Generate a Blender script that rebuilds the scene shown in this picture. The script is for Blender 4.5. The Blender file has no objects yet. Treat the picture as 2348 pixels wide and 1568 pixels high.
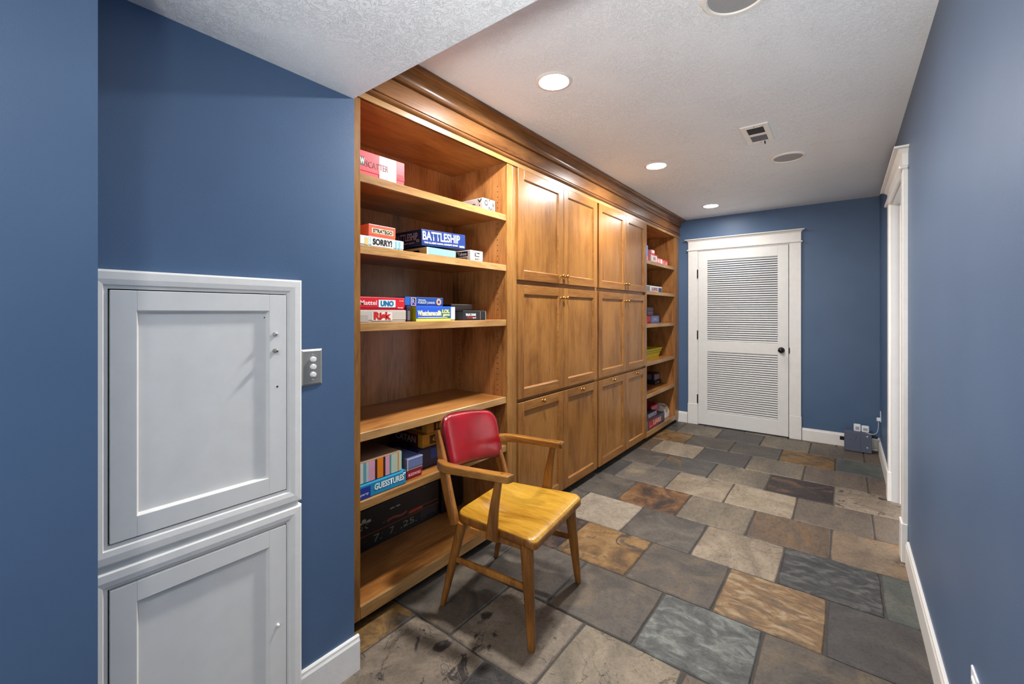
import bpy, bmesh, math, random
from mathutils import Vector, Matrix
random.seed(7)
scn = bpy.context.scene
COL = scn.collection
R = math.radians

# ------------------------------------------------------------------ camera
CAMZ = 1.30
cam_d = bpy.data.cameras.new('camera')
cam = bpy.data.objects.new('camera', cam_d)
COL.objects.link(cam)
cam_d.sensor_width = 36.0
cam_d.sensor_fit = 'HORIZONTAL'
cam_d.lens = 36.0 * 987.0 / 2348.0
cam_d.shift_y = -(784.0 - 716.0) / 2348.0
cam_d.clip_start = 0.02
cam.location = (0, 0, CAMZ)
cam.rotation_euler = (R(90), 0, math.atan(762 / 987.0))
scn.camera = cam
# ------------------------------------------------------------------ world / exposure
world = bpy.data.worlds.new('world'); scn.world = world
world.use_nodes = True
bgn = world.node_tree.nodes['Background']
bgn.inputs[0].default_value = (1.0, 1.0, 1.0, 1)
bgn.inputs[1].default_value = 1.5
scn.view_settings.view_transform = 'Standard'
scn.view_settings.look = 'None'
scn.view_settings.exposure = 0.42
scn.view_settings.gamma = 1.0
scn.view_settings.use_curve_mapping = False
LAMP_STRENGTH = {'near': 800.0, 'middle': 560.0, 'far': 165.0, 'entry': 110.0}
scn.cycles.max_bounces = 10
scn.cycles.diffuse_bounces = 6


def spot(name, loc, size, power, color=(1, 0.97, 0.92), rot=(0, 0, 0)):
    ld = bpy.data.lights.new(name, 'AREA')
    ld.shape = 'DISK'; ld.size = size; ld.energy = power; ld.color = color
    o = bpy.data.objects.new(name, ld); COL.objects.link(o)
    o.location = loc; o.rotation_euler = rot
    return o


# unseen fill light added behind the camera to brighten ceiling and soffit
bl = spot('added_ceiling_fill', (0.05, -0.75, 0.95), 0.30, 16.0, (1.0, 1.0, 0.96), (R(130), 0, 0))
bl.data.spread = R(96)

# ------------------------------------------------------------------ node helpers
def srgb(r, g, b):
    f = lambda c: (c / 255 / 12.92) if c / 255 <= 0.04045 else ((c / 255 + 0.055) / 1.055) ** 2.4
    return (f(r), f(g), f(b), 1.0)


def newmat(name):
    m = bpy.data.materials.new(name); m.use_nodes = True
    nt = m.node_tree
    return m, nt, nt.nodes['Principled BSDF']


def node(nt, typ, **kw):
    n = nt.nodes.new(typ)
    for k, v in kw.items():
        if k.startswith('i_'):
            n.inputs[k[2:].replace('_', ' ')].default_value = v
        else:
            setattr(n, k, v)
    return n


def ramp(nt, fac, stops):
    r = nt.nodes.new('ShaderNodeValToRGB')
    el = r.color_ramp.elements
    while len(el) > 1: el.remove(el[-1])
    el[0].position = stops[0][0]; el[0].color = stops[0][1]
    for p, c in stops[1:]:
        e = el.new(p); e.color = c
    nt.links.new(fac, r.inputs[0])
    return r.outputs[0]


def mixc(nt, fac, a, b, mode='MIX'):
    m = nt.nodes.new('ShaderNodeMix'); m.data_type = 'RGBA'; m.blend_type = mode
    for s, v in ((0, fac), (6, a), (7, b)):
        if hasattr(v, 'is_linked') or hasattr(v, 'links'):
            nt.links.new(v, m.inputs[s])
        else:
            m.inputs[s].default_value = v
    return m.outputs[2]


def math_n(nt, op, a, b=None, clamp=False):
    m = nt.nodes.new('ShaderNodeMath'); m.operation = op; m.use_clamp = clamp
    for i, v in ((0, a), (1, b)):
        if v is None: continue
        if hasattr(v, 'links'): nt.links.new(v, m.inputs[i])
        else: m.inputs[i].default_value = v
    return m.outputs[0]


def bump(nt, bsdf, height, dist, strength=1.0):
    b = nt.nodes.new('ShaderNodeBump'); b.inputs['Strength'].default_value = strength
    b.inputs['Distance'].default_value = dist
    nt.links.new(height, b.inputs['Height']); nt.links.new(b.outputs[0], bsdf.inputs['Normal'])
    return b


def pos(nt, scale=(1, 1, 1), rand=0.0):
    g = nt.nodes.new('ShaderNodeNewGeometry')
    v = g.outputs['Position']
    if rand:
        oi = nt.nodes.new('ShaderNodeObjectInfo')
        vm = nt.nodes.new('ShaderNodeVectorMath'); vm.operation = 'SCALE'
        vm.inputs[0].default_value = (1, 1.7, 2.3)
        mm = math_n(nt, 'MULTIPLY', oi.outputs['Random'], rand)
        nt.links.new(mm, vm.inputs['Scale'])
        ad = nt.nodes.new('ShaderNodeVectorMath'); ad.operation = 'ADD'
        nt.links.new(v, ad.inputs[0]); nt.links.new(vm.outputs[0], ad.inputs[1])
        v = ad.outputs[0]
    mp = nt.nodes.new('ShaderNodeMapping'); mp.inputs['Scale'].default_value = scale
    nt.links.new(v, mp.inputs[0])
    return mp.outputs[0]


def noise(nt, vec, scale, detail=4, rough=0.55, dist=0.0):
    n = nt.nodes.new('ShaderNodeTexNoise')
    n.inputs['Scale'].default_value = scale; n.inputs['Detail'].default_value = detail
    n.inputs['Roughness'].default_value = rough; n.inputs['Distortion'].default_value = dist
    nt.links.new(vec, n.inputs['Vector'])
    return n.outputs[0]


def plain(name, col, rough=0.5, metal=0.0, var=0.0, coat=0.0, bumpd=0.0, bscale=300):
    m, nt, b = newmat(name)
    b.inputs['Roughness'].default_value = rough; b.inputs['Metallic'].default_value = metal
    b.inputs['Coat Weight'].default_value = coat
    n = noise(nt, pos(nt), 18, 3)
    c2 = tuple(x * (1 - var - 0.04) for x in col[:3]) + (1,)
    nt.links.new(ramp(nt, n, [(0.3, c2), (0.7, col)]), b.inputs['Base Color'])
    if bumpd:
        bump(nt, b, noise(nt, pos(nt), bscale, 2), bumpd)
    return m


def wood(name, axis, light, dark, deep, rough=0.3, fig=1.0, coat=0.10):
    """stained maple / oak, grain running along the axis"""
    m, nt, b = newmat(name)
    s = {'x': (0.06, 1, 1), 'y': (1, 0.06, 1), 'z': (1, 1, 0.06)}[axis]
    s2 = {'x': (0.3, 1, 1), 'y': (1, 0.3, 1), 'z': (1, 1, 0.3)}[axis]
    p = pos(nt, s, 9.0); q = pos(nt, s2, 9.0)
    blotch = noise(nt, q, 5.5, 5, 0.62, 0.9)
    fig_n = noise(nt, p, 22, 5, 0.6, 1.4 * fig)
    fine = noise(nt, p, 170, 3, 0.7, 0.2)
    f = math_n(nt, 'ADD', math_n(nt, 'MULTIPLY', blotch, 0.68), math_n(nt, 'MULTIPLY', fig_n, 0.32))
    c = ramp(nt, f, [(0.33, deep), (0.45, dark), (0.56, light), (0.75, tuple(min(1, x * 1.18) for x in light[:3]) + (1,))])
    fm = ramp(nt, fine, [(0.34, (0.62, 0.56, 0.5, 1)), (0.5, (0.96, 0.95, 0.94, 1)), (0.7, (1.12, 1.12, 1.12, 1))])
    c = mixc(nt, 0.7, c, fm, 'MULTIPLY')
    oi = nt.nodes.new('ShaderNodeObjectInfo')
    v = ramp(nt, oi.outputs['Random'], [(0, (0.86, 0.84, 0.82, 1)), (1, (1.05, 1.05, 1.05, 1))])
    c = mixc(nt, 1.0, c, v, 'MULTIPLY')
    nt.links.new(c, b.inputs['Base Color'])
    b.inputs['Roughness'].default_value = rough
    b.inputs['Coat Weight'].default_value = coat; b.inputs['Coat Roughness'].default_value = 0.15; b.inputs['Specular IOR Level'].default_value = 0.35
    bump(nt, b, math_n(nt, 'ADD', fine, fig_n), 0.0006, 0.5)
    return m


ML = srgb(158, 108, 52); MD = srgb(141, 92, 41); MP = srgb(112, 69, 28)
MI = srgb(190, 132, 76)
W_Z = wood('maple_vertical_grain', 'z', ML, MD, MP)
W_Y = wood('maple_lengthwise_grain', 'y', ML, MD, MP)
W_EDGE = wood('maple_light_edge', 'y', srgb(184, 142, 90), srgb(168, 124, 72), srgb(142, 99, 52))
W_STILE = wood('maple_stile', 'z', srgb(164, 116, 60), srgb(146, 99, 47), srgb(122, 80, 36))
W_IN = wood('maple_interior', 'z', srgb(180, 124, 72), srgb(160, 106, 58), srgb(112, 70, 34), fig=1.6)
W_INY = wood('maple_interior_lengthwise', 'y', srgb(176, 120, 64), srgb(152, 98, 48), srgb(116, 70, 30))
W_CROWN = wood('maple_crown_dark', 'y', srgb(140, 94, 52), srgb(118, 76, 40), srgb(84, 50, 24))
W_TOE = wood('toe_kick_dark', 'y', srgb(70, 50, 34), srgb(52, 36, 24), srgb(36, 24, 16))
O_SEAT = wood('oak_seat', 'x', srgb(194, 148, 50), srgb(174, 126, 36), srgb(138, 92, 20), rough=0.28, coat=0.25, fig=1.3)
O_ARM = wood('oak_arm', 'x', srgb(180, 126, 58), srgb(152, 100, 42), srgb(108, 68, 28), rough=0.3)
O_LEG = wood('oak_leg', 'z', srgb(162, 106, 44), srgb(132, 82, 32), srgb(92, 54, 20), rough=0.3)


def wall_mat():
    m, nt, b = newmat('blue_wall_paint')
    n = noise(nt, pos(nt), 1.6, 3)
    nt.links.new(ramp(nt, n, [(0.35, srgb(76, 100, 131)), (0.65, srgb(82, 106, 137))]), b.inputs['Base Color'])
    b.inputs['Roughness'].default_value = 0.42
    b.inputs['Specular IOR Level'].default_value = 0.38
    bump(nt, b, noise(nt, pos(nt), 460, 3), 0.001, 0.4)
    return m


WALL = wall_mat()


def ceil_mat(name, col, sc, dist, strength):
    m, nt, b = newmat(name)
    b.inputs['Base Color'].default_value = col
    b.inputs['Roughness'].default_value = 0.6
    p = pos(nt)
    patch = ramp(nt, noise(nt, p, 2.2, 3, 0.6, 0.5), [(0.42, (0, 0, 0, 1)), (0.62, (1, 1, 1, 1))])
    w = noise(nt, p, sc, 5, 0.62, 2.2)
    rid = math_n(nt, 'ABSOLUTE', math_n(nt, 'SUBTRACT', w, 0.5))
    lines = ramp(nt, rid, [(0.0, (0, 0, 0, 1)), (0.05, (1, 1, 1, 1))])
    h = mixc(nt, patch, mixc(nt, 0.75, lines, (1, 1, 1, 1)), lines)
    fine = noise(nt, p, 240, 3)
    h2 = math_n(nt, 'ADD', h, math_n(nt, 'MULTIPLY', fine, 0.5))
    bump(nt, b, h2, dist, strength)
    return m


CEIL = ceil_mat('ceiling_skip_trowel', srgb(240, 245, 249), 30, 0.0022, 0.55)
SOFF = ceil_mat('soffit_swirl_texture', srgb(238, 242, 246), 34, 0.0024, 0.6)
WHITE = plain('white_trim_paint', srgb(236, 233, 227), 0.32, var=0.01, bumpd=0.0004, bscale=60)
WHITE2 = plain('white_door_paint', srgb(230, 228, 223), 0.35, var=0.01)
JAMB_DIM = plain('jamb_white_toned_down', srgb(205, 205, 205), 0.4)  # trim white darkened to offset overbright doorway light on the jambs
GAP = plain('dark_gap', srgb(38, 36, 34), 0.8)
BLACKM = plain('oil_rubbed_bronze', srgb(38, 32, 32), 0.3, metal=0.6)
BRASS = plain('aged_brass', srgb(190, 140, 70), 0.28, metal=1.0)
STEEL = plain('brushed_steel', srgb(160, 158, 152), 0.38, metal=0.45)
DIAL = plain('white_plastic_dial', srgb(240, 240, 238), 0.3)
SCREW = plain('zinc_screw', srgb(190, 190, 188), 0.35, metal=0.5)
SLATEBOX = plain('grey_painted_metal', srgb(92, 100, 118), 0.4, metal=0.2)
RUBBER = plain('black_rubber', srgb(22, 22, 24), 0.5)
PLASTW = plain('white_plastic', srgb(236, 238, 240), 0.35)
GROUT = plain('dark_grout', srgb(72, 68, 64), 0.85, var=0.25, bumpd=0.002, bscale=200)
GRILLE = plain('speaker_grille_grey', srgb(160, 160, 162), 0.6, bumpd=0.001, bscale=600)
VDARK = plain('vent_dark', srgb(60, 56, 56), 0.6)
VGREY = plain('vent_grey', srgb(112, 110, 112), 0.6)


def vinyl():
    m, nt, b = newmat('red_vinyl')
    n = noise(nt, pos(nt), 9, 4)
    nt.links.new(ramp(nt, n, [(0.3, srgb(132, 5, 18)), (0.7, srgb(160, 10, 28))]), b.inputs['Base Color'])
    b.inputs['Roughness'].default_value = 0.24
    b.inputs['Coat Weight'].default_value = 0.3; b.inputs['Coat Roughness'].default_value = 0.12
    bump(nt, b, math_n(nt, 'ADD', noise(nt, pos(nt), 420, 2), noise(nt, pos(nt), 28, 3)), 0.0006, 0.5)
    return m


VINYL = vinyl()
VINYLD = plain('dark_red_piping', srgb(70, 10, 18), 0.3)


def emis(name, col, st):
    m, nt, b = newmat(name)
    b.inputs['Base Color'].default_value = col
    b.inputs['Emission Color'].default_value = col
    b.inputs['Emission Strength'].default_value = st
    return m


LENS = {k: emis('lamp_lens_' + k, (1.0, 0.99, 0.98, 1), v) for k, v in LAMP_STRENGTH.items()}


# slate tiles
def slate(name, a, b_, c, sc=4.0, streak=(1, 1, 1), dist=1.5, spots=None, crack=0.0, rough=0.46, pos3=(0.36, 0.5, 0.64), relief=0.0016):
    m, nt, b = newmat('slate_' + name)
    p = pos(nt, streak, 13.0)
    n = noise(nt, p, sc, 7, 0.62, dist)
    col = ramp(nt, n, [(pos3[0], a), (pos3[1], b_), (pos3[2], c)])
    f = noise(nt, p, 75, 6, 0.75, 0.5)
    g2 = noise(nt, pos(nt, (1, 1, 1), 3.0), 17, 6, 0.68, 1.2)
    col = mixc(nt, 0.75, col, ramp(nt, f, [(0.3, (0.5, 0.48, 0.47, 1)), (0.5, (1, 1, 1, 1)), (0.72, (1.22, 1.22, 1.22, 1))]), 'MULTIPLY')
    mid = noise(nt, pos(nt, (1, 1, 1), 2.0), 9, 8, 0.72, 1.4)
    col = mixc(nt, 0.6, col, ramp(nt, mid, [(0.32, (0.66, 0.64, 0.62, 1)), (0.5, (1, 1, 1, 1)), (0.68, (1.2, 1.19, 1.17, 1))]), 'MULTIPLY')
    if spots:
        s = noise(nt, pos(nt, (1, 1, 1), 5.0), spots[1], 6, 0.7, 1.0)
        col = mixc(nt, ramp(nt, s, [(spots[2], (0, 0, 0, 1)), (spots[2] + 0.04, (1, 1, 1, 1))]), col, spots[0])
    h = math_n(nt, 'ADD', math_n(nt, 'ADD', math_n(nt, 'MULTIPLY', n, 1.6), math_n(nt, 'MULTIPLY', g2, 1.3)), math_n(nt, 'MULTIPLY', f, 0.7))
    if crack:
        w = noise(nt, pos(nt, (1, 1, 1), 7.0), 3.4, 6, 0.6, 1.2)
        rd = math_n(nt, 'ABSOLUTE', math_n(nt, 'SUBTRACT', w, 0.5))
        cr = ramp(nt, rd, [(0.0, (1, 1, 1, 1)), (0.0065, (0, 0, 0, 1))])
        gate = ramp(nt, noise(nt, p, 3.1, 2), [(0.36, (0, 0, 0, 1)), (0.5, (1, 1, 1, 1))])
        fac = math_n(nt, 'MULTIPLY', math_n(nt, 'MULTIPLY', cr, gate), crack * .75)
        col = mixc(nt, fac, col, srgb(58, 50, 44))
        h = math_n(nt, 'SUBTRACT', h, math_n(nt, 'MULTIPLY', fac, 0.8))
    col = mixc(nt, 1.0, col, (0.61, 0.59, 0.565, 1), 'MULTIPLY')
    nt.links.new(col, b.inputs['Base Color'])
    nt.links.new(ramp(nt, f, [(0.3, (rough + .14,) * 3 + (1,)), (0.7, (rough - .08,) * 3 + (1,))]), b.inputs['Roughness'])
    bump(nt, b, h, relief, 0.9)
    return m


S = srgb
SL = {
    'G': slate('grey', S(88, 83, 78), S(107, 101, 94), S(126, 118, 108), 4.5, crack=.4),
    'GB': slate('grey_brown', S(86, 80, 73), S(104, 96, 87), S(128, 112, 92), 4.0, crack=.5),
    'D': slate('dark', S(62, 62, 63), S(78, 78, 78), S(118, 118, 114), 19, (.6, 1, 1), 1.2, relief=.003),
    'DG': slate('dark_grey', S(76, 73, 72), S(90, 86, 84), S(104, 99, 95), 2.5),
    'T': slate('teal_grey', S(90, 92, 90), S(110, 113, 110), S(150, 156, 150), 17, (.7, 1, 1), 1.0, relief=.0028),
    'TG': slate('green_grey', S(88, 94, 92), S(100, 105, 100), S(116, 118, 110), 3),
    'C': slate('cream', S(150, 134, 114), S(174, 158, 136), S(192, 176, 152), 2.6, (1, .7, 1), crack=1.0, relief=.0012),
    'CW': slate('pale_cream', S(168, 156, 138), S(186, 174, 156), S(196, 185, 168), 2.4, spots=(S(150, 112, 52), 2.6, .62), crack=1.0),
    'CP': slate('pinkish_cream', S(132, 118, 102), S(154, 139, 121), S(170, 154, 135), 3, spots=(S(62, 54, 52), 7, .585), crack=1.0, relief=.002),
    'CS': slate('sand', S(130, 118, 98), S(154, 140, 118), S(170, 154, 130), 3.2, spots=(S(76, 68, 66), 11, .62), crack=1.0, relief=.002),
    'CO': slate('cream_orange', S(140, 120, 98), S(162, 140, 114), S(184, 132, 66), 2.2, crack=1.0, pos3=(.4, .55, .66)),
    'B': slate('beige_grey', S(118, 108, 95), S(138, 127, 110), S(156, 142, 120), 2.6, (1, .35, 1), crack=.5),
    'TP': slate('taupe', S(106, 94, 83), S(122, 109, 96), S(136, 120, 103), 3, (1, .35, 1), crack=.4),
    'R': slate('rust_gold', S(104, 80, 54), S(150, 112, 62), S(176, 140, 92), 4.5, spots=(S(80, 70, 60), 5, .6), relief=.0028),
    'O': slate('ochre', S(96, 76, 52), S(146, 110, 60), S(170, 130, 72), 7, spots=(S(92, 82, 72), 4, .58), relief=.003),
    'OS': slate('gold_streak', S(118, 104, 90), S(158, 122, 78), S(196, 172, 138), 15, (.5, 1.1, 1), 1.2, relief=.0034),
    'BR': slate('brown_orange', S(106, 93, 80), S(122, 102, 82), S(142, 112, 80), 4, (1, .4, 1), 2.0, crack=.5),
    'RB': slate('rust_black', S(62, 52, 48), S(120, 84, 54), S(158, 118, 76), 4, (1, .7, 1), 2.5, relief=.003),
    'DB': slate('dark_brown', S(50, 40, 38), S(66, 54, 50), S(122, 92, 68), 8, (.6, .9, 1), 1.5, pos3=(.38, .54, .68), relief=.004),
    'BK': slate('black', S(52, 49, 47), S(66, 62, 60), S(96, 92, 87), 10, (1, 1, 1), 2, relief=.003),
    'GO': slate('dark_with_ochre', S(82, 82, 82), S(96, 95, 92), S(112, 106, 96), 3, spots=(S(150, 112, 62), 3.2, .56)),
    'GC': slate('grey_cream', S(112, 104, 98), S(128, 120, 112), S(160, 148, 126), 2.6, (1, .6, 1), crack=.6),
}


# ------------------------------------------------------------------ object helpers
def tag(o, label=None, cat=None, group=None, kind=None):
    if label: o['label'] = label
    if cat: o['category'] = cat
    if group: o['group'] = group
    if kind: o['kind'] = kind
    return o


def thing(name, loc=(0, 0, 0), rz=0, label=None, cat=None, group=None, kind=None, rot=None):
    o = bpy.data.objects.new(name, None); COL.objects.link(o)
    o.empty_display_size = 0.05
    o.location = loc; o.rotation_euler = rot if rot else (0, 0, rz)
    return tag(o, label, cat, group, kind)


def origin_of(o):
    v = Vector((0, 0, 0))
    while o:
        v += o.location; o = o.parent
    return v


def link_mesh(name, me, parent=None, mats=()):
    o = bpy.data.objects.new(name, me); COL.objects.link(o)
    for m in mats: me.materials.append(m)
    if parent: o.parent = parent
    return o


def fin(name, bm, mats, parent=None, local=False, smooth=None, label=None):
    """bm is in world coordinates unless local"""
    if parent and not local:
        bmesh.ops.translate(bm, verts=bm.verts, vec=-origin_of(parent))
    bmesh.ops.recalc_face_normals(bm, faces=bm.faces)
    me = bpy.data.meshes.new(name); bm.to_mesh(me); bm.free()
    if not isinstance(mats, (list, tuple)): mats = [mats]
    o = link_mesh(name, me, parent, mats)
    if smooth is not None:
        me.polygons.foreach_set('use_smooth', [True] * len(me.polygons))
        me.set_sharp_from_angle(angle=R(smooth))
    if label: o['label'] = label
    return o


def abox(bm, x0, x1, y0, y1, z0, z1, mi=0, bev=0.0, seg=1):
    r = bmesh.ops.create_cube(bm, size=1.0)
    vs = r['verts']
    for v in vs:
        v.co = Vector((x0 if v.co.x < 0 else x1, y0 if v.co.y < 0 else y1, z0 if v.co.z < 0 else z1))
    fs = set(f for v in vs for f in v.link_faces)
    for f in fs: f.material_index = mi
    if bev:
        es = list(set(e for v in vs for e in v.link_edges))
        rr = bmesh.ops.bevel(bm, geom=es, offset=bev, segments=seg, affect='EDGES', profile=0.5)
        for f in rr['faces']: f.material_index = mi
    return vs


def boxo(name, b, mats, parent=None, bev=0.002, local=False, label=None):
    bm = bmesh.new(); abox(bm, *b, bev=bev)
    return fin(name, bm, mats, parent, local, label=label)


def extrude_profile(bm, pts, axis, a0, a1, mi=0):
    """pts: list of 2D points; axis 'y': (x,z) extruded along y; axis 'x': (y,z) along x; 'z': (x,y) along z"""
    def mk(p, a):
        if axis == 'y': return (p[0], a, p[1])
        if axis == 'x': return (a, p[0], p[1])
        return (p[0], p[1], a)
    A = [bm.verts.new(mk(p, a0)) for p in pts]; B = [bm.verts.new(mk(p, a1)) for p in pts]
    n = len(pts)
    for i in range(n):
        f = bm.faces.new((A[i], A[(i + 1) % n], B[(i + 1) % n], B[i])); f.material_index = mi
    bm.faces.new(A).material_index = mi; bm.faces.new(B[::-1]).material_index = mi


def lathe(bm, prof, centre, axis=(0, 0, 1), n=24):
    """prof: (r,h) along axis"""
    ax = Vector(axis).normalized()
    t = Vector((1, 0, 0)) if abs(ax.x) < 0.9 else Vector((0, 1, 0))
    u = ax.cross(t).normalized(); w = ax.cross(u)
    c = Vector(centre); rings = []
    for r, h in prof:
        if r < 1e-6: rings.append([bm.verts.new(c + ax * h)])
        else: rings.append([bm.verts.new(c + ax * h + (u * math.cos(2 * math.pi * k / n) + w * math.sin(2 * math.pi * k / n)) * r) for k in range(n)])
    for a, b in zip(rings, rings[1:]):
        for k in range(n):
            k2 = (k + 1) % n
            if len(a) == 1 and len(b) == 1: continue
            if len(a) == 1: bm.faces.new((a[0], b[k], b[k2]))
            elif len(b) == 1: bm.faces.new((a[k], b[0], a[k2]))
            else: bm.faces.new((a[k], b[k], b[k2], a[k2]))
    if len(rings[0]) > 1: bm.faces.new(rings[0])
    if len(rings[-1]) > 1: bm.faces.new(rings[-1][::-1])


def sweep(bm, pts, secs, up=(0, 0, 1), n=12, power=2.0):
    """pts: path; secs: (width,height) per point (side axis, up axis); superellipse section"""
    pts = [Vector(p) for p in pts]; up = Vector(up); rings = []
    for i, p in enumerate(pts):
        d = (pts[min(i + 1, len(pts) - 1)] - pts[max(i - 1, 0)]).normalized()
        side = d.cross(up).normalized(); u2 = side.cross(d).normalized()
        w, h = secs[i] if isinstance(secs, list) else secs
        ring = []
        for k in range(n):
            a = 2 * math.pi * (k + 0.5) / n
            ca, sa = math.cos(a), math.sin(a)
            e = 2.0 / power
            ring.append(bm.verts.new(p + side * (w / 2 * math.copysign(abs(ca) ** e, ca)) + u2 * (h / 2 * math.copysign(abs(sa) ** e, sa))))
        rings.append(ring)
    for a, b in zip(rings, rings[1:]):
        for k in range(n):
            bm.faces.new((a[k], a[(k + 1) % n], b[(k + 1) % n], b[k]))
    bm.faces.new(rings[0][::-1]); bm.faces.new(rings[-1])


def smooth_path(ctrl, m=6):
    """catmull-rom through control rows (any dimension)"""
    out = []
    c = [ctrl[0]] + list(ctrl) + [ctrl[-1]]
    for i in range(1, len(c) - 2):
        for j in range(m):
            t = j / m; p0, p1, p2, p3 = c[i - 1], c[i], c[i + 1], c[i + 2]
            out.append(tuple(0.5 * ((2 * b) + (-a + cc) * t + (2 * a - 5 * b + 4 * cc - d) * t * t + (-a + 3 * b - 3 * cc + d) * t ** 3)
                             for a, b, cc, d in zip(p0, p1, p2, p3)))
    out.append(tuple(ctrl[-1]))
    return out


_tc = {}


def text_mesh(s, bold=0.03, shear=0.0):
    key = (s, bold, shear)
    if key in _tc: return _tc[key]
    cu = bpy.data.curves.new('lettering', 'FONT'); cu.body = s; cu.size = 1; cu.offset = bold; cu.shear = shear
    cu.extrude = 0.0; cu.resolution_u = 3
    o = bpy.data.objects.new('lettering', cu); COL.objects.link(o)
    bpy.context.view_layer.update()
    me = bpy.data.meshes.new_from_object(o.evaluated_get(bpy.context.evaluated_depsgraph_get()))
    bpy.data.objects.remove(o)
    xs = [v.co.x for v in me.vertices]; ys = [v.co.y for v in me.vertices]
    _tc[key] = (me, min(xs), max(xs), min(ys), max(ys))
    return _tc[key]


def lettering(parent, s, face, u0, u1, v0, v1, mat, off=0.0012, bold=0.03, shear=0.0, depth=0.0):
    """face F: u=y v=z at x=off ; face L: u=x v=z at y=-off (local coordinates of parent)"""
    me, x0, x1, y0, y1 = text_mesh(s, bold, shear)
    me = me.copy(); me.name = 'lettering'
    me.materials.clear()
    for v in me.vertices:
        u = u0 + (v.co.x - x0) / (x1 - x0) * (u1 - u0); w = v0 + (v.co.y - y0) / (y1 - y0) * (v1 - v0)
        v.co = (off, u, w) if face == 'F' else (u, -off, w)
    return link_mesh('lettering', me, parent, [mat])


def patch(parent, face, u0, u1, v0, v1, mat, off=0.0006, name='printed_panel', pts=None):
    bm = bmesh.new()
    P = pts if pts else [(u0, v0), (u1, v0), (u1, v1), (u0, v1)]
    pr = 0.0005
    f = (lambda u, v, o: (o, u, v)) if face == 'F' else (lambda u, v, o: (u, -o, v))
    A = [bm.verts.new(f(u, v, off)) for u, v in P]; B = [bm.verts.new(f(u, v, off - pr)) for u, v in P]
    bm.faces.new(A); bm.faces.new(B[::-1])
    for i in range(len(P)): bm.faces.new((A[i], A[(i + 1) % len(P)], B[(i + 1) % len(P)], B[i]))
    return fin(name, bm, mat, parent, local=True)


# ------------------------------------------------------------------ room shell
XL, XR, YB, ZC = -1.41, 0.262, 5.29, 2.39
XC = -1.565           # cabinet face plane
YW = 0.888             # where the left wall ends and the cabinetry starts
ZS, YS = 2.075, 0.885  # soffit
YN, XP, YP = -1.3, -1.20, 0.178   # near limit, left pilaster plane and its end


def wallbox(name, b, mat=WALL):
    o = boxo(name, b, mat, bev=0); o['kind'] = 'structure'; return o


fl = boxo('floor', (-2.15, 2.4, -2.2, YB + 0.1, -0.12, -0.006), GROUT, bev=0); fl['kind'] = 'structure'
wallbox('ceiling', (-2.1, 0.9, YS, YB + 0.1, ZC, ZC + 0.1), CEIL)
wallbox('ceiling_soffit', (-1.41, 0.9, YN, YS, ZS, ZC + 0.1), SOFF)
wallbox('wall_back', (-2.1, XR + .2, YB, YB + 0.1, 0, ZC))
# left wall (with the end that meets the cabinets)
wallbox('wall_left', (XL - 0.60, XL, YP - 0.1, YW - 0.0, 0, ZC))
wallbox('wall_left_near', (XL - 0.2, XP, YN, YP, 0, ZS + .02))
wallbox('wall_behind_cabinets', (-2.15, -2.04, YW, YB, 0, ZC))
# right wall with a doorway between y 3.10 and 3.93
OY0, OY1, OZ = 3.10, 3.93, 2.04
bm = bmesh.new()
abox(bm, XR, XR + 0.12, YN, OY0 - .01, 0, ZC); abox(bm, XR, XR + 0.12, OY1 + .01, YB, 0, ZC); abox(bm, XR, XR + 0.12, OY0 - .01, OY1 + .01, OZ, ZC)
o = fin('wall_right', bm, WALL); o['kind'] = 'structure'

# baseboards
def base_profile(t=0.014, h=0.125):
    return [(0, 0), (t, 0), (t, h - 0.02), (t * 0.75, h - 0.012), (t * 0.7, h - 0.004), (t * 0.45, h), (0, h)]


def baseboard(name, axis, wall, sgn, a0, a1):
    bm = bmesh.new()
    pts = [(wall + sgn * p[0], p[1]) for p in base_profile()]
    extrude_profile(bm, pts, axis, a0, a1)
    o = fin(name, bm, WHITE); o['kind'] = 'structure'
    return o


baseboard('baseboard_left', 'y', XL, 1, 0.60, 0.903)
baseboard('baseboard_right_near', 'y', XR, -1, YN, 2.985)
baseboard('baseboard_right_far', 'y', XR, -1, 4.035, YB)
baseboard('baseboard_back_left', 'x', YB, -1, -1.60, -1.463)
baseboard('baseboard_back_right', 'x', YB, -1, -0.34, XR)

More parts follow.
